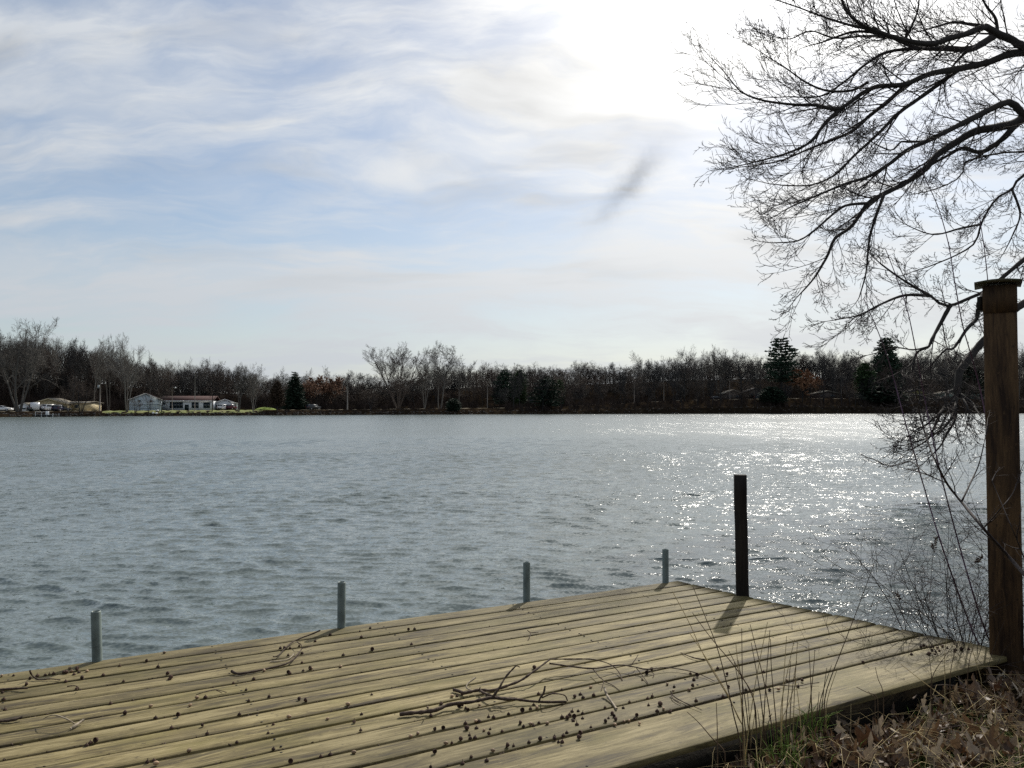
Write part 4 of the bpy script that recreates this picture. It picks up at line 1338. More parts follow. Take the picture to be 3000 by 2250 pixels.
# joists and rim boards below
m = MB()
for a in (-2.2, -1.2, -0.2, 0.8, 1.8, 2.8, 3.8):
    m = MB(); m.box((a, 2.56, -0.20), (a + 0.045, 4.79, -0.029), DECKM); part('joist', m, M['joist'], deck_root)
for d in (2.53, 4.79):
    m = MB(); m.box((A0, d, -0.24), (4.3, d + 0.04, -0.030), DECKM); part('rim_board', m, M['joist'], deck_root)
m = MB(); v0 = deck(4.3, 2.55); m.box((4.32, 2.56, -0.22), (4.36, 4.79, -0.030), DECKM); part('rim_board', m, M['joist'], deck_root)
m = MB()
for i in range(15):
    d1, d0 = GAPS[i], GAPS[i + 1]
    for a in (-1.18, -0.18, 0.82, 1.82, 2.82, 3.82):
        for t in (0.2, 0.8):
            p = deck(a + _rd.uniform(-0.01, 0.01), d0 + (d1 - d0) * t, 0.0015)
            m.lathe([(0.0055, -0.002), (0.0055, 0.0005), (0.0005, 0.0008)], 6, Matrix.Translation(p))
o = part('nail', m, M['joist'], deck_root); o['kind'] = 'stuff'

# grey steel pipe posts on the lake side
for px, py, top, lab in ((285, 1937, 1793, 'grey-green steel dock post, leftmost of the four, slightly leaning'), (1000, 1838, 1707, 'grey-green steel dock post, second from the left'), (1543, 1758, 1648, 'grey-green steel dock post, third from the left'), (1950, 1707, 1610, 'grey-green steel dock post at the far corner of the deck')):
    p = on_deck(px, py)
    h = (py - top) / F * p.y
    o = thing('dock_post', lab, 'post', (p.x, p.y, p.z), group='grey steel posts on the deck edge')
    if px == 285:
        o.rotation_euler = (0, R(-2.6), 0)
    m = MB(); r = 0.026
    nn = 10
    m.lathe([(r, -1.9), (r, h - 0.006), (r - 0.003, h), (r - 0.005, h), (r - 0.006, h - 0.05)], nn)
    part('pipe', m, M['galv'], o, True)
    m = MB(); m.lathe([(r + 0.010, -0.12), (r + 0.010, -0.04)], nn); part('collar', m, M['galv'], o, True)
    m = MB(); m.lathe([(r - 0.0055, h - 0.012), (0.001, h - 0.010)], nn); part('plug', m, M['galv'], o, True)

# dark square post
p = on_deck(2178, 1746)
h = (1746 - 1396) / F * p.y
m = MB(); rr = random.Random(8); w = 0.044
V = []
for k in range(22):
    z = -1.8 + (h + 1.8) * k / 21
    for sx, sy in ((-1, -1), (1, -1), (1, 1), (-1, 1)):
        V.append((sx * (w + rr.uniform(-0.0025, 0.002)), sy * (w + rr.uniform(-0.0025, 0.002)), z))
q = [(k * 4 + j, k * 4 + (j + 1) % 4, k * 4 + 4 + (j + 1) % 4, k * 4 + 4 + j) for k in range(21) for j in range(4)]
m.add(V, q); m.f.append(np.array([[84, 85, 86, 87]], dtype=np.int32))
o = m.build('mooring_post', M['post_dark']); o.location = p + Vector((0, 0.03, 0)); o.rotation_euler = (0, R(-0.5), R(-12))
tag(o, 'tall dark square wooden post at the far side of the deck', 'post')

# big timber post with a cap
p = on_deck(2938, 1928)
PB = at(2948, 1900, p.y + 0.095); PB.z = p.z
post = thing('timber_post', 'big brown timber post with a curved cap at the right', 'post', tuple(PB), R(-31))
hp = CAMZ + (1196 - 838) / F * PB.y - PB.z
m = MB(); w = 0.083
m.box((-w, -w, -0.5), (w, w, hp), bev=0.006); part('shaft', m, M['post_brown'], post)
m = MB()
n = 8
V = []
for k in range(n + 1):
    t = k / n
    x = -0.125 + 0.235 * t
    z = hp + 0.005 + 0.012 * math.sin(math.pi * t)
    for y in (-0.13, 0.13):
        V += [(x, y, z), (x, y, z + 0.012)]
f = []
for k in range(n):
    b_ = k * 4
    f += [(b_, b_ + 2, b_ + 6, b_ + 4), (b_ + 1, b_ + 5, b_ + 7, b_ + 3), (b_, b_ + 4, b_ + 5, b_ + 1), (b_ + 2, b_ + 3, b_ + 7, b_ + 6)]
f += [(0, 1, 3, 2), (n * 4, n * 4 + 2, n * 4 + 3, n * 4 + 1)]
m.add(V, f); part('cap', m, M['capmetal'], post)
m = MB(); m.box((-w - 0.002, -w - 0.006, hp - 0.16), (w + 0.002, -w - 0.0005, hp - 0.005)); part('head_band', m, M['post_brown'], post)
m = MB(); m.box((-w - 0.03, w * 0.2, hp - 0.13), (-w - 0.001, w, hp - 0.05)); part('side_block', m, M['post_dark'], post)


# ------------------------------------------------------------------ near bank
def bank_z(x, y):
    """height of the leafy bank beside the deck"""
    a = x * E1.x + y * E1.y; d = x * E2.x + y * E2.y
    e = 2.50 - d                                    # metres inland of the deck's shore edge
    z = -0.135 + 0.09 * np.clip(e, 0, 1.2) - 0.12 * np.clip(-e, 0, 1) - 0.02 * x * 0.4
    z = z + 0.02 * np.sin(5 * x + 2 * y) * np.sin(4.1 * y - x) + 0.012 * np.sin(13 * x) * np.sin(11 * y + 3)
    # falls away to the water beyond the deck's end
    edge = y - (4.95 + 0.12 * np.sin(2.3 * x) - 0.06 * np.clip(x - 2.7, -9, 3) + 1.3 * np.clip(x - 5.4, 0, 40))
    under = np.clip((d - 2.45) / 0.5, 0, 1) * (a < 4.7)
    drop = np.clip(edge / 0.55, 0, 1.4)
    z = z - 0.75 * drop * drop * (3 - 2 * np.clip(drop, 0, 1)) * 0.8
    z = z - 0.9 * under
    z = z + 0.09 * np.exp(-((x - 2.80) ** 2 + (y - 4.05) ** 2) / 0.10)
    # unseen rise added behind the viewer to block sky light
    z = z + 0.42 * np.clip(0.6 - y, 0, 22)
    return z


def build_bank():
    xs = np.concatenate([np.linspace(-14, -1.0, 20), np.linspace(-0.9, 6.0, 150), np.linspace(6.2, 48, 85)])
    ys = np.concatenate([np.linspace(-30, 1.6, 16), np.linspace(1.7, 5.8, 90), np.linspace(6, 48, 85)])
    X, Y = np.meshgrid(xs, ys)
    Z = bank_z(X, Y)
    nx = len(xs)
    i = np.arange(len(ys) - 1)[:, None] * nx + np.arange(nx - 1)[None, :]
    m = MB(); m.add(np.stack([X, Y, Z], -1).reshape(-1, 3), np.stack([i, i + 1, i + 1 + nx, i + nx], -1).reshape(-1, 4))
    tag(m.build('bank_ground', M['soil'], smooth=True), 'dark leafy soil of the near bank', kind='structure')


build_bank()


def on_bank(px, py, lift=0.0):
    d = ray(px, py); o = Vector((0, 0, CAMZ))
    t = 2.6 / d.y
    for _ in range(60):
        p = o + d * t
        z = float(bank_z(p.x, p.y)) + lift
        t += (z - p.z) / d.z * 0.5 if abs(d.z) > 1e-4 else 0
    return o + d * t


# acorns and caps scattered on the boards (positions in photograph pixels)
def conv(L, x0, y0, k):
    return [(x0 + a * k, y0 + b * k) for a, b in L]


AC = conv([(255, 395), (465, 520), (555, 470), (600, 520), (720, 360), (770, 480), (1250, 690), (1560, 235), (1630, 135), (1700, 75), (1960, 310), (2075, 345), (1645, 535), (1720, 500), (1660, 645), (2060, 420), (2010, 745), (1845, 655), (1905, 710), (1800, 740), (1460, 820), (1430, 870), (1345, 905), (1260, 915), (1120, 970), (1130, 890), (1100, 835), (1080, 795), (1010, 855), (260, 840), (340, 865), (380, 800), (420, 750), (450, 850), (520, 740), (590, 860), (590, 780), (440, 900), (500, 960), (725, 1000), (280, 1140), (335, 1090), (135, 1150), (135, 1210), (200, 1240), (260, 1240), (565, 1115), (530, 1190), (1510, 945), (1350, 590), (955, 680), (15, 950), (960, 920)], 1600, 1950, 0.1808)
AC += conv([(690, 510), (770, 495), (845, 480), (515, 620), (800, 680), (850, 660), (910, 690), (940, 730), (345, 815), (290, 690), (1130, 650), (2020, 55), (2090, 460), (2060, 690), (1960, 700), (1820, 745), (2010, 640), (1605, 785), (1280, 835), (1360, 840), (1130, 910), (1070, 915), (905, 940), (935, 1045), (1085, 1020), (1205, 1060), (1305, 1035), (970, 1130), (985, 1180), (1060, 1175), (820, 1215), (685, 1255), (590, 1275), (135, 1115), (400, 1050), (540, 1025), (15, 1165), (1800, 945), (1845, 985), (1960, 960), (2010, 975), (2095, 930), (1280, 1125), (1500, 1065), (1350, 1395), (860, 1590), (1590, 1320), (1685, 1300), (2120, 1215), (1935, 1245), (1000, 1480), (400, 1415), (1250, 1545), (340, 1640)], 1200, 1950, 0.1808)
AC += conv([(455, 35), (100, 105), (190, 140), (145, 185), (570, 120), (600, 285), (1050, 85), (1075, 270), (1130, 315), (1545, 205), (175, 460), (525, 405), (820, 315), (125, 275), (85, 325), (1240, 315), (1350, 195), (1495, 270)], 2000, 1950, 0.226)
AC += conv([(95, 880), (155, 895), (220, 880), (340, 850), (375, 945), (195, 970), (545, 790), (740, 705), (1145, 735), (1260, 620), (1755, 645), (1835, 630), (910, 970), (1280, 910), (1795, 830), (875, 1125), (390, 1170), (495, 1155), (215, 1205), (375, 1065), (1125, 660)], 800, 1700, 0.226)
AC += conv([(140, 500), (185, 490), (165, 535), (20, 545), (370, 580), (455, 540), (550, 530), (600, 520), (650, 515), (780, 510), (815, 510), (845, 455), (870, 495), (900, 525), (930, 470), (960, 500), (1055, 490), (1000, 575), (1255, 530), (2000, 262), (1775, 368), (1920, 430), (1500, 605), (2040, 525), (2060, 580), (320, 655), (45, 825), (60, 955), (930, 695), (800, 610), (1345, 880), (1830, 915), (1890, 1055), (1510, 1010), (1050, 1385), (1100, 1360), (1170, 1345), (1870, 1570), (1790, 1590), (1900, 1620), (30, 740), (1455, 420)], 0, 1850, 0.241)
AC += conv([(1160, 595), (1210, 590), (1450, 545), (1010, 770), (1190, 760), (1050, 700), (1120, 640), (1585, 585), (1465, 610), (1765, 605), (1800, 615), (2190, 575), (2050, 635), (2130, 690), (2085, 735), (1930, 720), (1610, 750), (1580, 800), (1395, 855), (1115, 910), (1610, 895), (2085, 920), (1945, 930), (1890, 940), (1715, 975), (2125, 785), (1220, 805), (1410, 690), (1700, 710), (1495, 480), (1375, 505), (1005, 480), (2005, 410), (1830, 425), (1700, 445), (1555, 435)], 0, 1750, 0.4973)
AC += conv([(1030, 600), (1060, 600), (1100, 600), (1150, 605), (1180, 600), (1230, 620), (1290, 600), (1350, 615), (1170, 650), (1210, 660), (1110, 690), (1250, 650), (1450, 640), (1440, 660), (1520, 645), (1610, 630), (325, 800), (915, 695), (1130, 700), (1200, 690)], 2450, 1750, 0.241)

r = 0.0095
capm = MB(); capm.lathe([(0.0005, 0.0165), (0.0016, 0.016), (0.002, 0.0105), (0.006, 0.0092), (0.0095, 0.005), (0.0102, 0.0008), (0.0085, 0.0), (0.006, 0.003), (0.0005, 0.005)], 10)
capm2 = MB(); capm2.lathe([(0.0005, 0.021), (0.0012, 0.02), (0.0018, 0.0115), (0.005, 0.0095), (0.0088, 0.005), (0.0095, 0.0008), (0.008, 0.0), (0.0005, 0.004)], 10)
sidem = MB(); T = Matrix.Translation((0, 0, 0.0095)) @ Matrix.Rotation(R(78), 4, 'X'); sidem.lathe([(0.0005, -0.008), (0.0018, -0.0075), (0.006, -0.005), (0.0098, 0.001), (0.0105, 0.006), (0.0088, 0.0075), (0.006, 0.002), (0.0005, 0.0)], 10, T)
nutm = MB(); T = Matrix.Translation((0, 0, 0.0078)) @ Matrix.Rotation(R(84), 4, 'X'); nutm.lathe([(0.0005, -0.011), (0.0045, -0.0095), (0.0078, -0.003), (0.0078, 0.003), (0.005, 0.009), (0.0012, 0.0115), (0.0005, 0.0125)], 10, T)
MESH_AC = [('acorn_cup', capm.mesh('acorn_cup', M['acorncap'], True), 'dark acorn cap with its stem up on the deck boards', 'acorn cap', 'upright acorn caps on the deck'),
           ('acorn_cup', capm2.mesh('acorn_cup', M['acorncap'], True), 'dark acorn cap with its stem up on the deck boards', 'acorn cap', 'upright acorn caps on the deck'),
           ('acorn_cup', sidem.mesh('acorn_cup', M['acorncap'], True), 'dark acorn cap tipped on its side on the deck boards', 'acorn cap', 'tipped acorn caps on the deck'),
           ('acorn', nutm.mesh('acorn', M['acorn'], True), 'pale brown acorn lying on the deck boards', 'acorn', 'pale acorns on the deck')]
_ra = random.Random(21)
AMARK = [(60, 1985, 'at the left edge of the far boards'), (220, 1968, 'in the pile by the leftmost steel post'), (480, 1940, 'right of the leftmost steel post'), (860, 1905, 'around the second-post twig clump'), (1150, 1850, 'right of the second steel post'), (420, 2080, 'on the middle boards at the left'), (850, 2060, 'left of the forked branch'), (600, 2180, 'on the near boards at the left'), (1050, 2150, 'left of the thick branch'), (1360, 2060, 'under the thick rough branch'), (1400, 2130, 'along the joints below the thick branch'), (1650, 2000, 'beneath the forked branch tips'), (1700, 2100, 'in the cluster beside the short pale stick'), (1850, 2090, 'in the trail along the wide outer board'), (1950, 2000, 'beyond the tips of the forked branch'), (2250, 2010, 'among the dry stalks at the wide board'), (2740, 1905, 'in the heap by the big timber post'), (1500, 2230, 'at the lower edge near the wide board')]
for (px, py) in AC:
    p = on_deck(px, py + 2)
    a = p.dot(E1); d = p.dot(E2)
    if d < 2.47 or d > 4.83 or a > end_a(d) - 0.02:
        continue
    k = _ra.choices([0, 1, 2, 3], [0.34, 0.24, 0.24, 0.18])[0]
    nm, me, lab, cat, grp = MESH_AC[k]
    o = link(nm, me); o.location = p + DN * 0.0015
    o.rotation_euler = (_ra.uniform(-0.15, 0.15), _ra.uniform(-0.15, 0.15), _ra.uniform(0, 6.28))
    sc = _ra.uniform(0.65, 1.0) * (1.12 if k == 2 else 1.0); o.scale = (sc, sc, sc)
    amk = min(AMARK, key=lambda q: math.hypot(q[0] - px, (q[1] - py) * 2))[2]
    tag(o, lab.replace('on the deck boards', amk), cat, grp.replace('on the deck', amk))

# crumbs of bark and leaf caught in the joints
m = MB()
for _ in range(1500):
    i = _ra.randint(1, 14); d = GAPS[i] + _ra.gauss(0, 0.006)
    a = _ra.uniform(-0.6, 4.6)
    if a > end_a(d) - 0.02: continue
    s_ = _ra.uniform(0.0015, 0.0045)
    p = deck(a, d, -0.003 + s_ * 0.5)
    M_ = Matrix.Translation(p) @ Matrix.Rotation(_ra.uniform(0, 6.28), 4, Vector((_ra.gauss(0, 1), _ra.gauss(0, 1), _ra.gauss(0, 1))).normalized()) @ Matrix.Diagonal((s_ * _ra.uniform(1, 2.5), s_, s_ * 0.6, 1))
    v = xf(np.array([(1, 0, 0), (-1, 0, 0), (0, 1, 0), (0, -1, 0), (0, 0, 1), (0, 0, -1)], float), M_)
    m.add(v, [(0, 2, 4), (2, 1, 4), (1, 3, 4), (3, 0, 4), (2, 0, 5), (1, 2, 5), (3, 1, 5), (0, 3, 5)])
tag(m.build('deck_debris', M['deadtwig']), 'brown crumbs caught in the joints between deck boards', kind='stuff')


# fallen twigs on the boards: traced centre lines with a height above the boards
def smooth_line(P, n):
    P = np.array(P, float)
    t = np.concatenate([[0], np.cumsum(np.linalg.norm(np.diff(P[:, :2], axis=0), axis=1))])
    u = np.linspace(0, t[-1], n)
    # Catmull-Rom through the points
    out = []
    for x in u:
        i = int(np.clip(np.searchsorted(t, x) - 1, 0, len(P) - 2))
        f = (x - t[i]) / max(t[i + 1] - t[i], 1e-9)
        p0 = P[max(i - 1, 0)]; p1 = P[i]; p2 = P[i + 1]; p3 = P[min(i + 2, len(P) - 1)]
        out.append(0.5 * ((2 * p1) + (-p0 + p2) * f + (2 * p0 - 5 * p1 + 4 * p2 - p3) * f * f + (-p0 + 3 * p1 - 3 * p2 + p3) * f ** 3))
    return np.array(out)


def deck_line(pts, lifts, r0, r1, mb, rough=0.22, rng=random.Random(3), sides=6):
    n = max(8, len(pts) * 4)
    if not isinstance(lifts, (list, tuple)): lifts = [lifts] * len(pts)
    lf = np.interp(np.linspace(0, 1, len(pts)), np.linspace(0, 1, len(lifts)), lifts)
    L = smooth_line([(a, b, l) for (a, b), l in zip(pts, lf)], n)
    rr = np.linspace(r0, r1, n) * np.array([1 + rng.uniform(-rough, rough) for _ in range(n)])
    P = [tuple(on_deck(x, y, max(l, 0.0) + r)) for (x, y, l), r in zip(L, rr)]
    mb.tube(P, rr, sides, True)
    return P


Z5 = lambda L: conv(L, 1200, 1950, 0.1808)
Z4 = lambda L: conv(L, 1600, 1950, 0.1808)
ZM = lambda L: conv(L, 1000, 1650, 0.4973)
Z7 = lambda L: conv(L, 0, 1750, 0.4973)
Z8 = lambda L: conv(L, 800, 1700, 0.226)


def twig_thing(label, lines, mat='deadtwig', name='fallen_twig'):
    """first line is the main stem, the others its side twigs"""
    m = MB(); deck_line(*lines[0], m)
    o = m.build(name, M[mat], smooth=True)
    tag(o, label, 'twig')
    for ln in lines[1:]:
        m = MB(); deck_line(*ln, m)
        part('side_twig', m, M[mat], o, True)
    return o


twig_thing('thick rough-barked fallen branch lying across the deck boards', [
    (Z5([(-160, 790), (0, 770), (200, 755), (420, 720), (620, 640), (800, 610), (1000, 590), (1180, 550), (1340, 520), (1560, 545), (1750, 550), (1950, 575), (2212, 590), (2540, 585)]), [0.002, 0.004, 0.01, 0.02, 0.03, 0.025, 0.012, 0.004], 0.0095, 0.005),
    (Z5([(1340, 520), (1440, 380), (1560, 180), (1720, 5)]), [0.03, 0.07, 0.11, 0.15], 0.006, 0.0036),
    (Z5([(1720, 5), (1750, 8), (1785, 25)]), [0.15, 0.155, 0.15], 0.003, 0.002),
    (Z5([(2090, 600), (2120, 520), (2170, 450), (2195, 330)]), [0.01, 0.03, 0.05, 0.08], 0.0055, 0.0045),
    (Z4([(-60, 520), (0, 490), (100, 455), (220, 460), (310, 490), (345, 570)]), [0.02, 0.05, 0.06, 0.05, 0.03, 0.004], 0.0032, 0.003),
    (Z5([(300, 690), (295, 720)]), [0.05, 0.03], 0.0022, 0.003)])
twig_thing('long forked fallen branch arching up toward the far boards', [
    (Z5([(710, 390), (800, 415), (880, 445), (960, 430), (1130, 395), (1300, 405), (1420, 380), (1600, 320), (1800, 240), (1960, 130), (2110, 20), (2280, -105)]), [0.006, 0.006, 0.01, 0.012, 0.016, 0.03, 0.06, 0.07], 0.0085, 0.0045),
    (ZM([(1230, 565), (1320, 565), (1460, 565), (1540, 580), (1600, 605), (1640, 650), (1655, 690)]), [0.07, 0.06, 0.05, 0.03, 0.012, 0.002], 0.004, 0.0022),
    (ZM([(1225, 590), (1330, 605), (1480, 620), (1630, 600), (1720, 610), (1800, 625), (1900, 615), (2000, 625), (2100, 650), (2200, 695)]), [0.055, 0.045, 0.03, 0.03, 0.02, 0.012, 0.004], 0.0045, 0.002),
    (ZM([(1480, 620), (1520, 670), (1545, 695), (1530, 750)]), [0.03, 0.02, 0.004], 0.0028, 0.0018),
    (ZM([(1545, 695), (1600, 720), (1640, 750)]), [0.008, 0.004, 0.002], 0.0024, 0.0016),
    (ZM([(1740, 620), (1780, 670), (1810, 715)]), [0.018, 0.01, 0.002], 0.0026, 0.0018),
    (ZM([(1700, 610), (1730, 570), (1748, 540)]), [0.025, 0.05, 0.06], 0.0024, 0.0018),
    (ZM([(1800, 630), (1840, 650), (1835, 675)]), [0.015, 0.008, 0.002], 0.0024, 0.0018),
    (Z5([(1130, 395), (1200, 440), (1300, 480), (1500, 520), (1740, 530)]), [0.012, 0.02, 0.03, 0.02], 0.0055, 0.004),
    (Z5([(710, 390), (700, 360)]), [0.008, 0.02], 0.004, 0.003), (Z5([(1130, 390), (1145, 345)]), [0.02, 0.035], 0.003, 0.002)])
twig_thing('short pale weathered stick bridging the board joints', [(Z4([(945, 360), (970, 440), (1010, 520), (1070, 600), (1140, 700)]), [0.03, 0.015, 0.004, 0.004], 0.0062, 0.005)], 'paletwig')
twig_thing('pale hooked twig left of the long forked branch', [(ZM([(790, 675), (745, 710), (738, 735), (775, 752)]), [0.04, 0.025, 0.015, 0.003], 0.0042, 0.003)], 'paletwig')
twig_thing('curved thin twig in the clump near the second steel post', [
    (Z8([(610, 650), (520, 690), (360, 750), (240, 810), (150, 890), (60, 980), (0, 990)]), [0.03, 0.02, 0.008, 0.008, 0.01, 0.006], 0.0045, 0.003),
    (Z8([(310, 790), (330, 815), (360, 830), (375, 870)]), [0.03, 0.03, 0.015], 0.003, 0.0025), (Z8([(380, 880), (440, 870), (520, 850)]), [0.012, 0.015, 0.01], 0.0026, 0.0018)])
twig_thing('dark bent stick with a thick end below the twig clump', [(Z7([(1365, 435), (1400, 450), (1480, 440), (1620, 410), (1700, 385), (1750, 340), (1780, 300)]), [0.006, 0.003, 0.006, 0.012, 0.01], 0.0068, 0.0038)])
twig_thing('short pale twig end inside the clump near the second steel post', [(Z7([(1590, 380), (1690, 368), (1735, 330)]), [0.004, 0.006, 0.012], 0.0036, 0.0028)], 'paletwig')
twig_thing('curved twig with an upturned end near the leftmost steel post', [(Z7([(175, 430), (190, 460), (230, 485), (300, 480), (355, 487)]), [0.05, 0.02, 0.006, 0.008, 0.006], 0.0045, 0.0026)])
twig_thing('looping thin twig attached to a pale stub on the left boards', [(Z7([(415, 775), (455, 748), (495, 720)]), [0.002, 0.008, 0.014], 0.0058, 0.0055), (Z7([(445, 748), (400, 720), (340, 697), (300, 695), (255, 715)]), [0.008, 0.04, 0.05, 0.05, 0.03], 0.0028, 0.002)], 'paletwig')
twig_thing('dark stick cut by the left edge on the lower boards', [(Z7([(-60, 733), (0, 730), (60, 725), (130, 708)]), [0.003, 0.003, 0.006, 0.01], 0.0068, 0.0055)])
twig_thing('dark stick cut by the left edge on the upper boards', [(Z7([(-50, 545), (0, 543), (90, 537), (165, 535)]), [0.003, 0.004, 0.006, 0.01], 0.0058, 0.004)])
twig_thing('small hook-shaped twig on the left boards', [(Z7([(395, 525), (440, 520), (465, 535), (455, 550)]), [0.03, 0.03, 0.02, 0.002], 0.0026, 0.0022)])
twig_thing('tiny forked twig on the middle left boards', [(Z7([(1155, 575), (1200, 560), (1270, 545), (1335, 560)]), [0.004, 0.02, 0.02, 0.004], 0.0022, 0.0018), (Z7([(1270, 545), (1310, 565)]), [0.02, 0.004], 0.002, 0.0016)])
twig_thing('thin straight twig by the dry stalks near the wide board', [(conv([(1180, 260), (1300, 255), (1420, 265), (1550, 255), (1640, 235), (1770, 220)], 2000, 1950, 0.226), [0.006, 0.01, 0.008, 0.01], 0.0026, 0.0018)])
twig_thing('split bark strip on the boards right of the acorn trail', [(ZM([(1940, 755), (1960, 785), (2020, 820), (2125, 865)]), [0.02, 0.008, 0.006, 0.006], 0.003, 0.0018), (ZM([(1942, 765), (1955, 800), (2000, 830)]), [0.012, 0.008, 0.006], 0.0026, 0.0018)])
twig_thing('dark knobbly twig ending at a joint in the middle boards', [(conv([(600, 1090), (700, 1130), (790, 1158), (890, 1170)], 1850, 1650, 0.241), [0.003, 0.006, 0.006, 0.004], 0.0022, 0.0042)])
twig_thing('small star-shaped twig on the far middle boards', [(ZM([(1095, 395), (1115, 415), (1100, 452)]), [0.03, 0.012, 0.002], 0.0026, 0.0022), (ZM([(1112, 410), (1160, 407)]), [0.012, 0.01], 0.0026, 0.002)])

# ------------------------------------------------------------------ overhanging oak (trunk stands outside the frame)
ZO = lambda L: conv(L, 2000, 0, 0.6028)
Z9 = lambda L: conv(L, 2650, 780, 0.1928)
ZR = lambda L: conv(L, 2600, 1080, 0.1808)
ZS = lambda L: conv(L, 2400, 1200, 0.6329)
OAKP = dict(seg=[6, 5, 4, 2], tip=[0.3, 0.35, 0.5, 0.6], wander=[0.06, 0.075, 0.09, 0.10], up=[0.015, 0.035, 0.075, 0.08],
            n=[6, 4, 1], t0=[0.18, 0.2, 0.3], ang=[(14, 44), (20, 52), (22, 50)], lr=[0.55, 0.44, 0.42], short=[0.5, 0.3, 0.3], rr=[0.62, 0.66, 0.85], rmin=0.0066)
OK_ = 2.7       # the oak stands well beyond the deck, on the curve of the shore


def limb_pts(pts, Y0, Y1, n=None):
    L = smooth_line([(x, y, 0) for x, y in pts], n or max(10, len(pts) * 4))
    m = len(L)
    rr = random.Random(int(pts[0][0] * 3 + pts[0][1]))
    ph = rr.uniform(0, 6)
    return [at(x, y, Y0 + (Y1 - Y0) * k / (m - 1) + 0.10 * math.sin(k * 0.5 + ph)) for k, (x, y, _) in enumerate(L)]


def limb(root, name, pts, Y0, Y1, r0, r1, seed, dens, Ls, mat='oakbark', P=OAKP, side_bias=None, t0=0.05):
    """a traced limb with generated side branches and twigs"""
    k_ = OK_ if P is OAKP else 1.0
    Y0 *= k_; Y1 *= k_; r0 *= k_; r1 *= k_; Ls *= k_ * (0.98 if k_ > 1 else 1); dens /= k_ * (0.62 if k_ > 1 else 1)
    rng = random.Random(seed)
    C = limb_pts(pts, Y0, Y1)
    n = len(C)
    rad = [(r0 + (r1 - r0) * (k / (n - 1)) ** 0.8) * rng.uniform(0.92, 1.08) for k in range(n)]
    m = MB(); m.tube([tuple(q) for q in C], rad, 7)
    lo = part(name, m, M[mat], root, True)
    # side branches
    out = []
    tot = sum((C[k + 1] - C[k]).length for k in range(n - 1))
    k_n = max(3, int(tot * dens))
    for j in range(k_n):
        t = t0 + (1 - t0) * (j + rng.random()) / k_n
        x = min(t * (n - 1), n - 1.001); i = int(x)
        c = C[i].lerp(C[i + 1], x - i)
        tan = (C[i + 1] - C[i]).normalized()
        perp = Quaternion(tan, rng.uniform(0, 6.2832)) @ tan.orthogonal().normalized()
        perp.y *= 0.7
        a = R(rng.uniform(14, 46))
        d = tan * math.cos(a) + perp.normalized() * math.sin(a)
        L = Ls * rng.uniform(0.5, 1.25) * (1.1 - 0.45 * t)
        grow(rng, c, d, L, max(0.0034 * k_, min(rad[i] * 0.5, 0.010 * k_) * rng.uniform(0.6, 1)), 0, out, P)
    # the limb's own tip
    grow(rng, C[-1], C[-1] - C[-2], Ls * 0.6, r1, 0, out, P)
    m = MB(); emit(m, out, lambda l: 4 if l == 0 else 3)
    part('twigs', m, M['twigbark'], lo)['kind'] = 'stuff'
    return lo


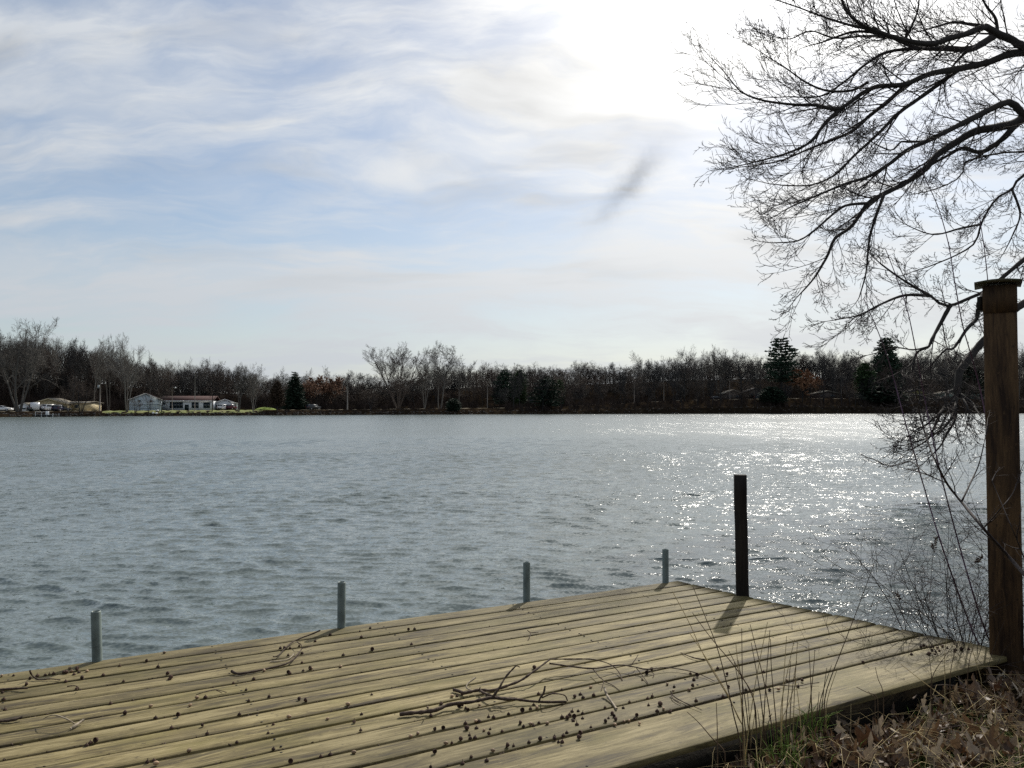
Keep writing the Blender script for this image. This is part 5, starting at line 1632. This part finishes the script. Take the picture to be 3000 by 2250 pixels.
oak = thing('oak_tree', 'bare oak reaching in from the right with dark crooked limbs and fine twigs', 'tree', (0, 0, 0))
TR = [(22.1, 23.1, -1.0), (22.0, 23.0, 1.4), (21.9, 22.9, 5.0), (21.6, 22.9, 10.0), (21.9, 22.8, 15.3), (21.6, 23.1, 20.5), (22.1, 23.4, 25.0)]
m = MB(); m.tube(smooth_line(TR, 24), np.linspace(0.75, 0.28, 24) * (1 + 0.35 * np.exp(-np.arange(24) / 2.0)), 14); part('trunk', m, M['oakbark'], oak, True)
Dk = 8.0
LB = [
    # pts, Y0, Y1, r0, r1, density, side length
    ([(1990, 330), (1659, 225), (1600, 192), (1520, 160), (1475, 130), (1380, 165), (1300, 185), (1215, 213), (1080, 195), (940, 150), (860, 115), (800, 55), (770, -10)], 8.3, 7.4, 0.085, 0.012, 5.0, 0.75),
    ([(1478, 130), (1400, 118), (1320, 108), (1250, 125), (1190, 142)], 8.1, 7.9, 0.022, 0.008, 5.0, 0.5),
    ([(1520, 170), (1450, 215), (1390, 240), (1280, 235), (1140, 230), (1040, 190), (950, 160), (830, 155), (720, 190)], 8.2, 7.6, 0.042, 0.009, 5.0, 0.75),
    ([(1990, 330), (1659, 255), (1480, 305), (1340, 335), (1200, 360), (1080, 410), (950, 420), (870, 455), (780, 520), (730, 530), (640, 510), (560, 510), (400, 490), (290, 450), (230, 385)], 8.4, 7.3, 0.075, 0.006, 5.0, 0.8),
    ([(1100, 398), (1000, 490), (900, 570), (820, 640), (700, 690), (600, 730), (480, 780), (380, 800)], 7.9, 7.4, 0.026, 0.006, 5.5, 0.7),
    ([(780, 522), (700, 590), (620, 690), (520, 740), (420, 770), (300, 800)], 7.5, 7.1, 0.022, 0.005, 5.5, 0.6),
    ([(1340, 338), (1270, 390), (1160, 470), (1050, 550), (950, 650), (830, 760), (740, 850), (620, 900), (480, 900)], 8.0, 7.5, 0.026, 0.006, 5.5, 0.7),
    ([(1280, 236), (1080, 240), (970, 262), (880, 320), (820, 370), (740, 430), (660, 470), (520, 470)], 8.0, 7.4, 0.022, 0.006, 5.5, 0.7),
    ([(1390, 242), (1330, 300), (1280, 370), (1270, 400), (1275, 450)], 8.1, 8.0, 0.018, 0.006, 3.0, 0.4),
    ([(900, 400), (820, 440), (700, 440), (600, 400), (500, 330), (420, 280)], 7.7, 7.2, 0.016, 0.005, 5.5, 0.65),
    ([(1990, 640), (1659, 560), (1640, 540), (1600, 500), (1550, 505), (1400, 580), (1280, 640), (1200, 680), (1090, 730), (1000, 800), (900, 860), (800, 890), (700, 930), (560, 990)], 8.5, 7.2, 0.075, 0.007, 5.0, 0.7),
    ([(1650, 575), (1610, 602), (1520, 620), (1420, 640), (1330, 690), (1240, 750), (1180, 820), (1080, 890), (980, 940), (900, 990), (820, 1100), (740, 1160), (700, 1250), (640, 1350), (570, 1430)], 8.4, 7.2, 0.052, 0.006, 5.0, 0.65),
    ([(1620, 605), (1560, 670), (1500, 715), (1440, 740), (1360, 720), (1280, 760), (1200, 805)], 8.4, 8.0, 0.036, 0.012, 3.5, 0.5),
    ([(980, 942), (940, 1050), (910, 1150), (900, 1230), (890, 1330), (860, 1440)], 7.5, 7.2, 0.017, 0.005, 5.5, 0.5),
    ([(900, 988), (790, 1000), (720, 1050), (640, 1120), (560, 1170), (450, 1180)], 7.4, 7.0, 0.016, 0.005, 5.5, 0.55),
    ([(1200, 685), (1100, 690), (1060, 690), (1010, 730), (900, 680)], 7.9, 7.7, 0.014, 0.005, 5.0, 0.5),
    ([(1990, 720), (1659, 738), (1540, 745), (1370, 790), (1358, 850), (1280, 900), (1190, 930)], 8.6, 8.2, 0.024, 0.006, 4.5, 0.55),
    ([(1990, 640), (1659, 850), (1600, 920), (1530, 960), (1480, 1030), (1450, 1090), (1420, 1180), (1330, 1240), (1210, 1290)], 8.2, 7.7, 0.032, 0.006, 5.0, 0.6),
    ([(1450, 1090), (1350, 1110), (1220, 1140), (1100, 1100)], 7.9, 7.7, 0.014, 0.004, 5.0, 0.5),
    ([(1600, 920), (1640, 1040), (1600, 1150), (1560, 1230)], 8.0, 7.8, 0.014, 0.004, 5.0, 0.5),
    ([(1990, 1000), (1659, 1262), (1600, 1310), (1550, 1352), (1480, 1410), (1390, 1450), (1300, 1485), (1240, 1470), (1210, 1440), (1120, 1390), (1040, 1340), (960, 1280)], 7.9, 7.1, 0.052, 0.007, 4.5, 0.5),
    ([(1210, 1440), (1080, 1435), (960, 1480), (860, 1530), (740, 1555)], 7.3, 7.0, 0.017, 0.004, 5.0, 0.5),
    ([(1300, 1485), (1260, 1560), (1210, 1650), (1195, 1685), (1140, 1712), (1110, 1770), (1050, 1810)], 7.3, 7.0, 0.022, 0.005, 4.0, 0.45),
    ([(940, 150), (800, 118), (680, 80), (560, 35), (440, -5)], 7.8, 7.3, 0.016, 0.005, 5.5, 0.6),
    ([(1010, 175), (880, 175), (740, 185), (620, 150), (520, 190), (420, 170)], 7.8, 7.3, 0.014, 0.004, 5.5, 0.6),
    ([(1530, 165), (1520, 90), (1470, 20), (1440, -60)], 8.2, 8.0, 0.02, 0.008, 4.5, 0.6),
    ([(1080, 195), (1140, 60), (1150, -40)], 8.0, 7.8, 0.015, 0.006, 4.5, 0.6),
    ([(1195, 1685), (1120, 1700), (1040, 1690), (960, 1710)], 7.1, 7.0, 0.009, 0.004, 4.0, 0.4),
]
for k, (pts, Y0, Y1, r0, r1, dn, Ls) in enumerate(LB):
    zp = ZO(pts)
    if pts[0][0] > 1900:      # run the limb on to the trunk
        zp = [(3700, zp[0][1] + 190), (3460, zp[0][1] + 90)] + zp
    limb(oak, 'limb', zp, Y0, Y1, r0, r1, 100 + k, dn, Ls)
# the low limb hanging behind the big post
HL = [(3700, 900), (3420, 850)] + Z9([(2600, 300), (1900, 520), (1560, 760), (1240, 1090), (1100, 1250), (980, 1400), (870, 1550), (830, 1610)])
limb(oak, 'limb', HL + ZR([(1150, 200), (1140, 310)]), 7.6, 7.0, 0.05, 0.03, 140, 2.0, 0.4)
limb(oak, 'limb', Z9([(1240, 380), (1170, 480), (1130, 560), (1100, 780), (1040, 860), (930, 980), (750, 1240), (640, 1260), (560, 1330)]), 7.2, 6.9, 0.026, 0.008, 141, 4.0, 0.4)
for k, L in enumerate(([(1140, 310), (1060, 350), (980, 380), (930, 480), (960, 590)], [(1140, 310), (1130, 440), (1100, 600), (1090, 720), (1010, 830), (900, 960)], [(1150, 330), (1180, 420), (1260, 560), (1320, 700), (1310, 820)], [(1130, 440), (1010, 580), (900, 680), (760, 800), (640, 900), (450, 1000)], [(1100, 600), (1060, 760), (920, 950), (700, 1100), (420, 1200)], [(960, 590), (860, 720), (780, 900), (650, 1150), (380, 1310)], [(1090, 700), (1080, 860), (960, 1060), (860, 1250), (700, 1420)], [(930, 480), (700, 500), (500, 430), (300, 440)], [(1180, 420), (1380, 560), (1420, 640), (1500, 760)])):
    limb(oak, 'limb', ZR(L), 7.0, 6.6, 0.016, 0.005, 150 + k, 4.5, 0.42)

# ------------------------------------------------------------------ sapling, canes, shrub and stalks by the post
SAPP = dict(seg=[4, 3], tip=[0.4, 0.5], wander=[0.08, 0.12], up=[0.02, 0.02], n=[5], t0=[0.2], ang=[(25, 60)], lr=[0.45], short=[0.4], rr=[0.6], rmin=0.0012)
sap = thing('sapling', 'leaning bare sapling crossing in front of the big timber post', 'sapling')
limb(sap, 'stem', ZS([(1150, 960), (1040, 850), (948, 760), (850, 650), (760, 550), (660, 430), (590, 340), (540, 240), (510, 170), (470, 40), (450, -60)]), 3.6, 4.3, 0.0125, 0.003, 201, 4, 0.28, 'twigbark', SAPP)
limb(sap, 'side_branch', ZS([(660, 425), (700, 340), (740, 250), (770, 120), (780, 40)]), 4.0, 4.2, 0.005, 0.0016, 202, 4, 0.2, 'twigbark', SAPP)
limb(sap, 'side_branch', ZS([(590, 340), (500, 300), (420, 240), (330, 260), (240, 240)]), 4.1, 4.3, 0.0034, 0.0013, 203, 5, 0.2, 'twigbark', SAPP)
limb(sap, 'side_branch', ZS([(760, 550), (830, 470), (900, 380), (940, 260)]), 3.9, 4.0, 0.004, 0.0014, 204, 4, 0.2, 'twigbark', SAPP)
limb(sap, 'side_branch', ZS([(1000, 820), (930, 640), (880, 520), (800, 330)]), 3.7, 3.8, 0.004, 0.0014, 205, 4, 0.2, 'twigbark', SAPP)

for k, (L, lab) in enumerate((([(2687, 470), (2708, 518), (2747, 603), (2778, 711), (2796, 820), (2820, 952), (2845, 1040), (2880, 1180), (2915, 1400), (2945, 1650), (2965, 1900)], 'longest purple cane arching up left of the big timber post'),
                              ([(2594, 729), (2627, 814), (2657, 904), (2678, 1000), (2700, 1120), (2740, 1320), (2800, 1560), (2870, 1800), (2920, 1925)], 'purple cane in front of the far pine, left of the longest one'),
                              ([(2868, 627), (2883, 723), (2895, 830), (2915, 1000), (2945, 1300), (2975, 1700), (2990, 1910)], 'purple cane running down behind the cap of the big post'),
                              ([(2530, 874), (2555, 930), (2579, 989), (2610, 1080), (2670, 1300), (2760, 1600), (2850, 1850), (2890, 1920)], 'leftmost purple cane with its tip over the far treetops'))):
    m = MB()
    C = limb_pts(L[::-1], 4.85, 4.5, 40)
    m.tube([tuple(q) for q in C], np.linspace(0.0052, 0.0022, 40), 5)
    o = m.build('bramble_cane', M['canebark'], smooth=True); tag(o, lab, 'cane')
    m = MB(); rr = random.Random(k)
    for j in range(4, 39, 2):
        t_ = (C[j + 1] - C[j - 1]).normalized(); d = Quaternion(t_, rr.uniform(0, 6.28)) @ t_.orthogonal().normalized()
        m.tube([tuple(C[j]), tuple(C[j] + (t_ * 0.7 + d * 0.6) * 0.016)], [0.0032, 0.0012], 4)
    part('buds', m, M['canebark'], o)['kind'] = 'stuff'

SHP = dict(seg=[4, 4, 3], tip=[0.4, 0.45, 0.5], wander=[0.10, 0.16, 0.2], up=[0.03, 0.0, 0.0], n=[7, 4], t0=[0.25, 0.2], ang=[(25, 65), (30, 70)], lr=[0.5, 0.5], short=[0.4, 0.3], rr=[0.6, 0.7], rmin=0.0015)


def shrub(label, bases, dirs, n, Lr, seed, r0=0.0035, name='bare_shrub'):
    rng = random.Random(seed)
    o = thing(name, label, 'shrub')
    out = []
    for k in range(n):
        px, py = bases[0][0] + (bases[1][0] - bases[0][0]) * rng.random(), bases[0][1] + (bases[1][1] - bases[0][1]) * rng.random()
        Y = rng.uniform(4.55, 5.05)
        p = at(px, py, Y); p.z = float(bank_z(p.x, p.y)) - 0.02
        dx = rng.uniform(*dirs)
        grow(rng, p, Vector((dx, rng.uniform(-0.25, 0.25), 1)), rng.uniform(*Lr), r0 * rng.uniform(0.7, 1.2), 0, out, SHP)
    m = MB(); emit(m, [x for x in out if x[0] == 0], lambda l: 5); part('stems', m, M['twigbark'], o, True)
    m = MB(); emit(m, [x for x in out if x[0] > 0], lambda l: 3); part('twigs', m, M['twigbark'], o)['kind'] = 'stuff'
    return o


shrub('tangled bare shrub left of the big timber post at the water', [(2690, 1880), (2870, 1900)], (-1.0, 0.2), 28, (0.45, 0.95), 31)
shrub('low thicket of thin stems behind the foot of the big post', [(2780, 1880), (3060, 1910)], (-0.5, 0.5), 12, (0.3, 0.65), 32)
shrub('bare shrub right of the big timber post at the frame edge', [(2990, 1880), (3150, 1900)], (-0.6, 0.3), 6, (0.6, 1.1), 33)

# dry seed-headed stems
def seed_stem(L, Y, label, hn=26):
    C = limb_pts(L, Y, Y, 20)
    o = thing('seed_stem', label, 'stem')
    m = MB(); m.tube([tuple(q) for q in C], np.linspace(0.0022, 0.0012, 20), 5); part('stalk', m, M['twigbark'], o, True)
    m = MB(); rr = random.Random(int(L[0][0]))
    for j in range(hn):
        c = C[-1].lerp(C[-4], rr.random()); d = Vector((rr.gauss(0, 1), rr.gauss(0, 1), rr.gauss(0.4, 0.6))).normalized()
        m.tube([tuple(c), tuple(c + d * 0.012), tuple(c + d * 0.02)], [0.001, 0.0042, 0.001], 4)
    part('seed_head', m, M['deadtwig'], o)


seed_stem(ZS([(500, 1030), (510, 900), (520, 760), (530, 640), (538, 590)]), 4.75, 'upright dark stem with a feathery seed head left of the big post')
seed_stem(ZS([(400, 1020), (390, 960), (375, 900), (360, 850)]), 4.9, 'short dark stem with a small seed head at the deck corner')
seed_stem(ZS([(560, 900), (620, 800), (690, 740), (760, 680)]), 4.7, 'slanting stem with a seed head touching the big post')

# dry grass stalks rising before the deck edge
ST = []
z2 = lambda L: conv(L, 1850, 1650, 0.241)
z6 = lambda L: conv(L, 2000, 1950, 0.226)
ST += [z6([(800, 860), (700, 620)]) + z2([(1150, 1580), (900, 1160), (700, 720), (500, 345)])]
ST += [z6([(745, 1000), (650, 600)]) + z2([(1190, 1600), (1050, 1050), (900, 660), (745, 280)])]
ST += [z6([(960, 900), (930, 500)]) + z2([(1480, 1600), (1250, 1250), (960, 900), (740, 600)])]
ST += [z6([(790, 840), (700, 640), (600, 400)]) + z2([(990, 1290), (850, 1060), (700, 840)])]
ST += [z6([(955, 860), (940, 520)]) + z2([(1420, 1510), (1300, 1290), (1180, 1060)])]
ST += [z6([(1215, 800), (1190, 500), (1150, 30)]) + z2([(1690, 920)])]
ST += [z6([(1270, 860), (1280, 500)]) + z2([(1900, 1300), (1980, 930)])]
ST += [z6([(1600, 860), (1660, 400), (1700, 0), (1712, -190)])]
ST += [z6([(1720, 900), (1740, 640), (1770, 340)])]
ST += [z6([(1000, 1250), (1030, 800), (1060, 580)]), z6([(1010, 1000), (1000, 800), (970, 570)]), z6([(1060, 1000), (1100, 780), (1155, 620)]), z6([(880, 1020), (910, 800), (945, 560)])]
ST += [z6([(540, 1120), (390, 950), (200, 730), (55, 600)]), z6([(450, 970), (445, 700), (435, 480)])]
ST += [[(2415, 2060), (2429, 2000), (2476, 1878), (2525, 1750), (2564, 1641)]]
ST += [z6([(1290, 720), (1350, 560), (1440, 300), (1490, 150)]), z6([(1340, 700), (1370, 350), (1390, 60), (1400, -60)]), z6([(1390, 900), (1400, 500), (1450, 100), (1480, -60)])]
ST += [z6([(1860, 560), (1900, 350), (2010, 30)]), z6([(1770, 560), (1830, 300), (1930, 0)])]
z3 = lambda L: conv(L, 2450, 1750, 0.241)
ST += [z3([(570, 1170), (510, 1000), (475, 850)]), z3([(1400, 1290), (1060, 1030), (795, 820)]), z3([(1170, 1380), (1160, 1000), (1130, 720)]), z3([(1160, 1000), (1320, 720), (1450, 540)]), z3([(1320, 1000), (1318, 700), (1350, 470)]), z3([(1385, 960), (1430, 700), (1485, 540)]), z3([(1600, 900), (1650, 640), (1720, 480)]), z3([(1760, 1000), (1650, 620), (1610, 450)]), z3([(500, 1230), (380, 1160), (245, 1090)]), z3([(470, 1240), (430, 1190), (385, 1140)])]
ST += [conv([(830, 1320), (900, 950), (950, 700), (1000, 500)], 2500, 1950, 0.226), conv([(860, 1200), (1010, 760), (1100, 640)], 2500, 1950, 0.226), conv([(1400, 1220), (1880, 920), (2020, 650), (2070, 420)], 2500, 1950, 0.226), conv([(1880, 900), (1835, 780), (1840, 600), (1960, 400)], 2500, 1950, 0.226)]
_rs = random.Random(12)
EX = []
for _ in range(14):
    bx = _rs.uniform(2160, 2430); ln_ = _rs.uniform(120, 330); tx = bx + _rs.uniform(-0.25, 0.22) * ln_
    by = 2160 - (bx - 2150) * 0.28
    EX.append([(bx, by + 60), (bx + (tx - bx) * 0.4, by - ln_ * 0.4), (tx, by - ln_)])
ST = ST[:15] + EX + ST[15:]
for k, L in enumerate(ST):
    n = 16
    u_ = (L[0][0] - 1500) / F
    Y = (2.38 if k < 35 else 2.30) / (u_ * E2.x + E2.y)
    if k >= 45: Y = on_bank(*L[0]).y
    zb_ = float(bank_z(u_ * Y, Y))
    L = [(L[0][0], 1196 + (CAMZ - zb_) / Y * F)] + [q for q in L if q[1] < 1196 + (CAMZ - zb_) / Y * F - 6]
    S_ = smooth_line([(x, y, 0) for x, y in L], n)
    C = [at(x, y, Y + 0.04 * j / n) for j, (x, y, _) in enumerate(S_)]
    dark = k % 3 != 0
    m = MB(); m.tube([tuple(q) for q in C], np.linspace(0.0032 if dark else 0.0024, 0.0013, n), 4)
    o = m.build('dry_stalk', M['stalk'] if dark else M['straw'], smooth=True)
    if k < 5:
        lab, grp = 'long thin dry stalk leaning left across the deck boards', 'long leaning stalks over the deck'
    elif k < 35:
        lab, grp = 'dry upright stalk rising before the wide outer deck board', 'upright stalks before the deck'
    else:
        lab, grp = 'bare thin stalk on the leafy bank below the big post', 'stalks on the leafy bank'
    tag(o, lab, 'stalk', grp)


# ------------------------------------------------------------------ fallen leaves, straw and grass on the bank
def leaf_mesh(seed, curl, fold, lobes=4):
    rng = random.Random(seed)
    L = 0.11; n = 13
    V = []
    for k in range(n):
        t = k / (n - 1)
        w = 0.030 * (math.sin(math.pi * min(1, t * 0.92 + 0.06)) ** 0.7) * (0.62 + 0.38 * math.cos(t * lobes * 2 * math.pi + 0.6)) + 0.001
        if k == n - 1: w = 0.001
        bend = curl * (t - 0.4) ** 2 * L * 2.2
        for sgn, ww in ((-1, 1.0), (-1, 0.5), (0, 0), (1, 0.5), (1, 1.0)):
            x = sgn * w * ww * (1 + rng.uniform(-0.1, 0.1))
            z = bend + fold * abs(x) * (1 + 0.8 * math.sin(t * 5 + sgn)) + rng.uniform(-0.001, 0.001)
            V.append((x, (t - 0.45) * L + abs(x) * 0.35, z + 0.004))
    f = [(k * 5 + j, k * 5 + j + 1, k * 5 + 6 + j, k * 5 + 5 + j) for k in range(n - 1) for j in range(4)]
    m = MB(); m.add(V, f)
    m.tube([(0, -0.45 * L - 0.03, 0.006), (0, -0.45 * L, 0.004)], [0.0011, 0.0011], 3)
    return m


LEAFS = [leaf_mesh(1, 0.9, 0.5), leaf_mesh(2, -0.8, 0.9), leaf_mesh(3, 0.5, -0.5), leaf_mesh(4, 1.4, 0.3), leaf_mesh(5, -0.5, 1.4, 3)]
LEAFM = [l.mesh('oak_leaf', M['leaf'], True) for l in LEAFS]
_rl = random.Random(55)


def bank_ok(x, y):
    d = x * E2.x + y * E2.y
    return d < 2.47 and y < 5.1


cnt = 0
LMARK = [(2150, 2200, 'in front of the dry stalks at the deck edge'), (2450, 2150, 'just below the wide outer board'), (2650, 2080, 'beneath the edge of the deck near the post'), (2850, 2020, 'at the foot of the big timber post'), (2400, 2230, 'at the lower edge of the bank among straw'), (2700, 2200, 'in the middle of the leafy bank'), (2950, 2150, 'at the right edge of the leafy bank')]
while cnt < 210:
    px = _rl.uniform(1900, 3010); py = _rl.uniform(1940, 2265)
    if _rl.random() < 0.25 and px > 2700:
        pass
    p = on_bank(px, py)
    if not bank_ok(p.x, p.y):
        continue
    k = _rl.randrange(5)
    o = link('oak_leaf', LEAFM[k]); o.location = p + Vector((0, 0, _rl.uniform(0.003, 0.022)))
    o.rotation_euler = (_rl.gauss(0, 0.33), _rl.gauss(0, 0.33), _rl.uniform(0, 6.28)); s_ = _rl.uniform(0.55, 1.1); o.scale = (s_ * _rl.uniform(0.85, 1.3), s_, s_)
    mk = min(LMARK, key=lambda q: math.hypot(q[0] - px, (q[1] - py) * 2))[2]
    tag(o, 'dead brown oak leaf ' + mk, 'leaf', 'dead leaves ' + mk)
    cnt += 1
# hero leaves the photo shows large
for (px, py, k, s_, rx, ry, rz, lab) in ((2660, 2080, 3, 1.45, 0.2, -0.7, 0.9, 'large pale curled oak leaf standing up below the deck edge'), (2590, 2090, 1, 1.3, 0.3, 0.2, 2.2, 'dark red-brown oak leaf beside the pale curled one'), (2705, 2105, 0, 0.9, 0.8, 0.1, 0.3, 'orange-brown oak leaf tip right of the pale curled one'), (2905, 2190, 1, 1.5, 0.5, 0.2, 1.8, 'large grey-brown folded leaf at the lower right'), (2550, 2205, 4, 1.3, -0.3, 0.3, 1.2, 'pale lobed leaf over a dark hollow at the bottom'), (2880, 2060, 2, 1.4, 0.4, 0, 0.4, 'large brown leaf at the right below the big post')):
    p = on_bank(px, py)
    o = link('oak_leaf', LEAFM[k]); o.location = p + Vector((0, 0, 0.04)); o.rotation_euler = (rx, ry, rz); o.scale = (s_, s_, s_)
    tag(o, lab, 'leaf')
m = MB()
for _ in range(2000):
    px = _rl.uniform(1850, 3650); py = _rl.uniform(1930, 2400)
    p = on_bank(px, py)
    if not bank_ok(p.x, p.y): continue
    b_ = _rl.choice(LEAFS)
    s_ = _rl.uniform(0.3, 0.75)
    Mx = Matrix.Translation(p + Vector((0, 0, _rl.uniform(0, 0.018)))) @ Matrix.Rotation(_rl.uniform(0, 6.28), 4, 'Z') @ Matrix.Rotation(_rl.gauss(0, 0.4), 4, 'X') @ Matrix.Rotation(_rl.gauss(0, 0.4), 4, 'Y') @ Matrix.Diagonal((s_, s_, s_, 1))
    m.add(xf(b_.v[0], Mx), b_.f[0])
tag(m.build('leaf_litter', M['leaf'], smooth=True), 'small dead leaves littering the near bank', kind='stuff')


def blades(n, reg, h0, h1, r, lean, mat, name, label, tufts=None):
    m = MB(); P = []; Rr = []
    for _ in range(n):
        if tufts:
            a, b, w = _rl.choice(tufts); px, py = _rl.gauss(a, w), _rl.gauss(b, w * 0.35)
        else:
            px, py = _rl.uniform(reg[0], reg[1]), _rl.uniform(reg[2], reg[3])
        p = on_bank(px, py)
        if not bank_ok(p.x, p.y): continue
        h = _rl.uniform(h0, h1); a = _rl.uniform(0, 6.28); l = _rl.uniform(*lean)
        d = Vector((math.cos(a), math.sin(a), 0))
        P.append([tuple(p), tuple(p + d * h * l * 0.4 + Vector((0, 0, h * 0.6))), tuple(p + d * h * l + Vector((0, 0, h * (0.95 - 0.35 * min(l, 2)))))]); Rr.append([r, r * 0.8, r * 0.25])
    m.tubes(np.array(P), np.array(Rr), 3)
    tag(m.build(name, M[mat]), label, kind='stuff')


blades(650, None, 0.05, 0.20, 0.0021, (0.1, 0.7), 'grass', 'grass', 'green grass tufts at the deck edge', [(2130, 2190, 40), (2230, 2150, 25), (2380, 2160, 18), (2280, 2230, 60), (2470, 2110, 30), (2620, 2080, 25), (2200, 2170, 60)])
blades(1500, None, 0.015, 0.04, 0.0010, (0.3, 1.2), 'grass', 'short_grass', 'short green grass on the bank', [(2890, 2150, 70), (2850, 2215, 90), (2960, 2220, 60), (2700, 2230, 70), (2780, 2100, 60)])
blades(480, (1880, 3250, 1930, 2380), 0.05, 0.2, 0.0011, (1.2, 2.6), 'straw', 'straw_litter', 'dry straw lying on the near bank')
# sticks lying on the bank
for (a, b, lab) in (((conv([(600, 1010), (900, 1010), (1250, 960), (1560, 940)], 2500, 1950, 0.226)), 0.005, 'thin dark stick lying level across the middle of the bank'), ((conv([(960, 860), (1250, 800), (1620, 750)], 2500, 1950, 0.226)), 0.006, 'dark stick above the level one on the bank'), ((conv([(490, 830), (560, 870), (640, 890)], 2500, 1950, 0.226)), 0.008, 'short pale broken stick among the leaves'), ((conv([(1010, 680), (1240, 620), (1380, 575), (1620, 570), (1840, 580)], 2500, 1950, 0.226)), 0.004, 'long thin bent twig right of the curled pale leaf'), ((conv([(770, 430), (920, 310), (1150, 250), (1420, 290), (1700, 390), (1900, 420)], 2500, 1950, 0.226)), 0.004, 'arching twig over the bank below the deck corner'), ((conv([(1350, 1210), (1560, 1170), (1700, 1100), (1880, 1130)], 2500, 1950, 0.226)), 0.006, 'pale bent stick at the bottom right of the bank')):
    C = []
    for (x, y, _) in smooth_line([(x, y, 0) for x, y in a], 16):
        C.append(tuple(on_bank(x, y, 0.03 + (0.06 if 'arching' in lab else 0))))
    m = MB(); m.tube(C, np.linspace(b, b * 0.6, 16), 5, True)
    o = m.build('fallen_stick', M['paletwig'] if 'pale' in lab and 'twig' not in lab else M['deadtwig'], smooth=True); tag(o, lab, 'stick')
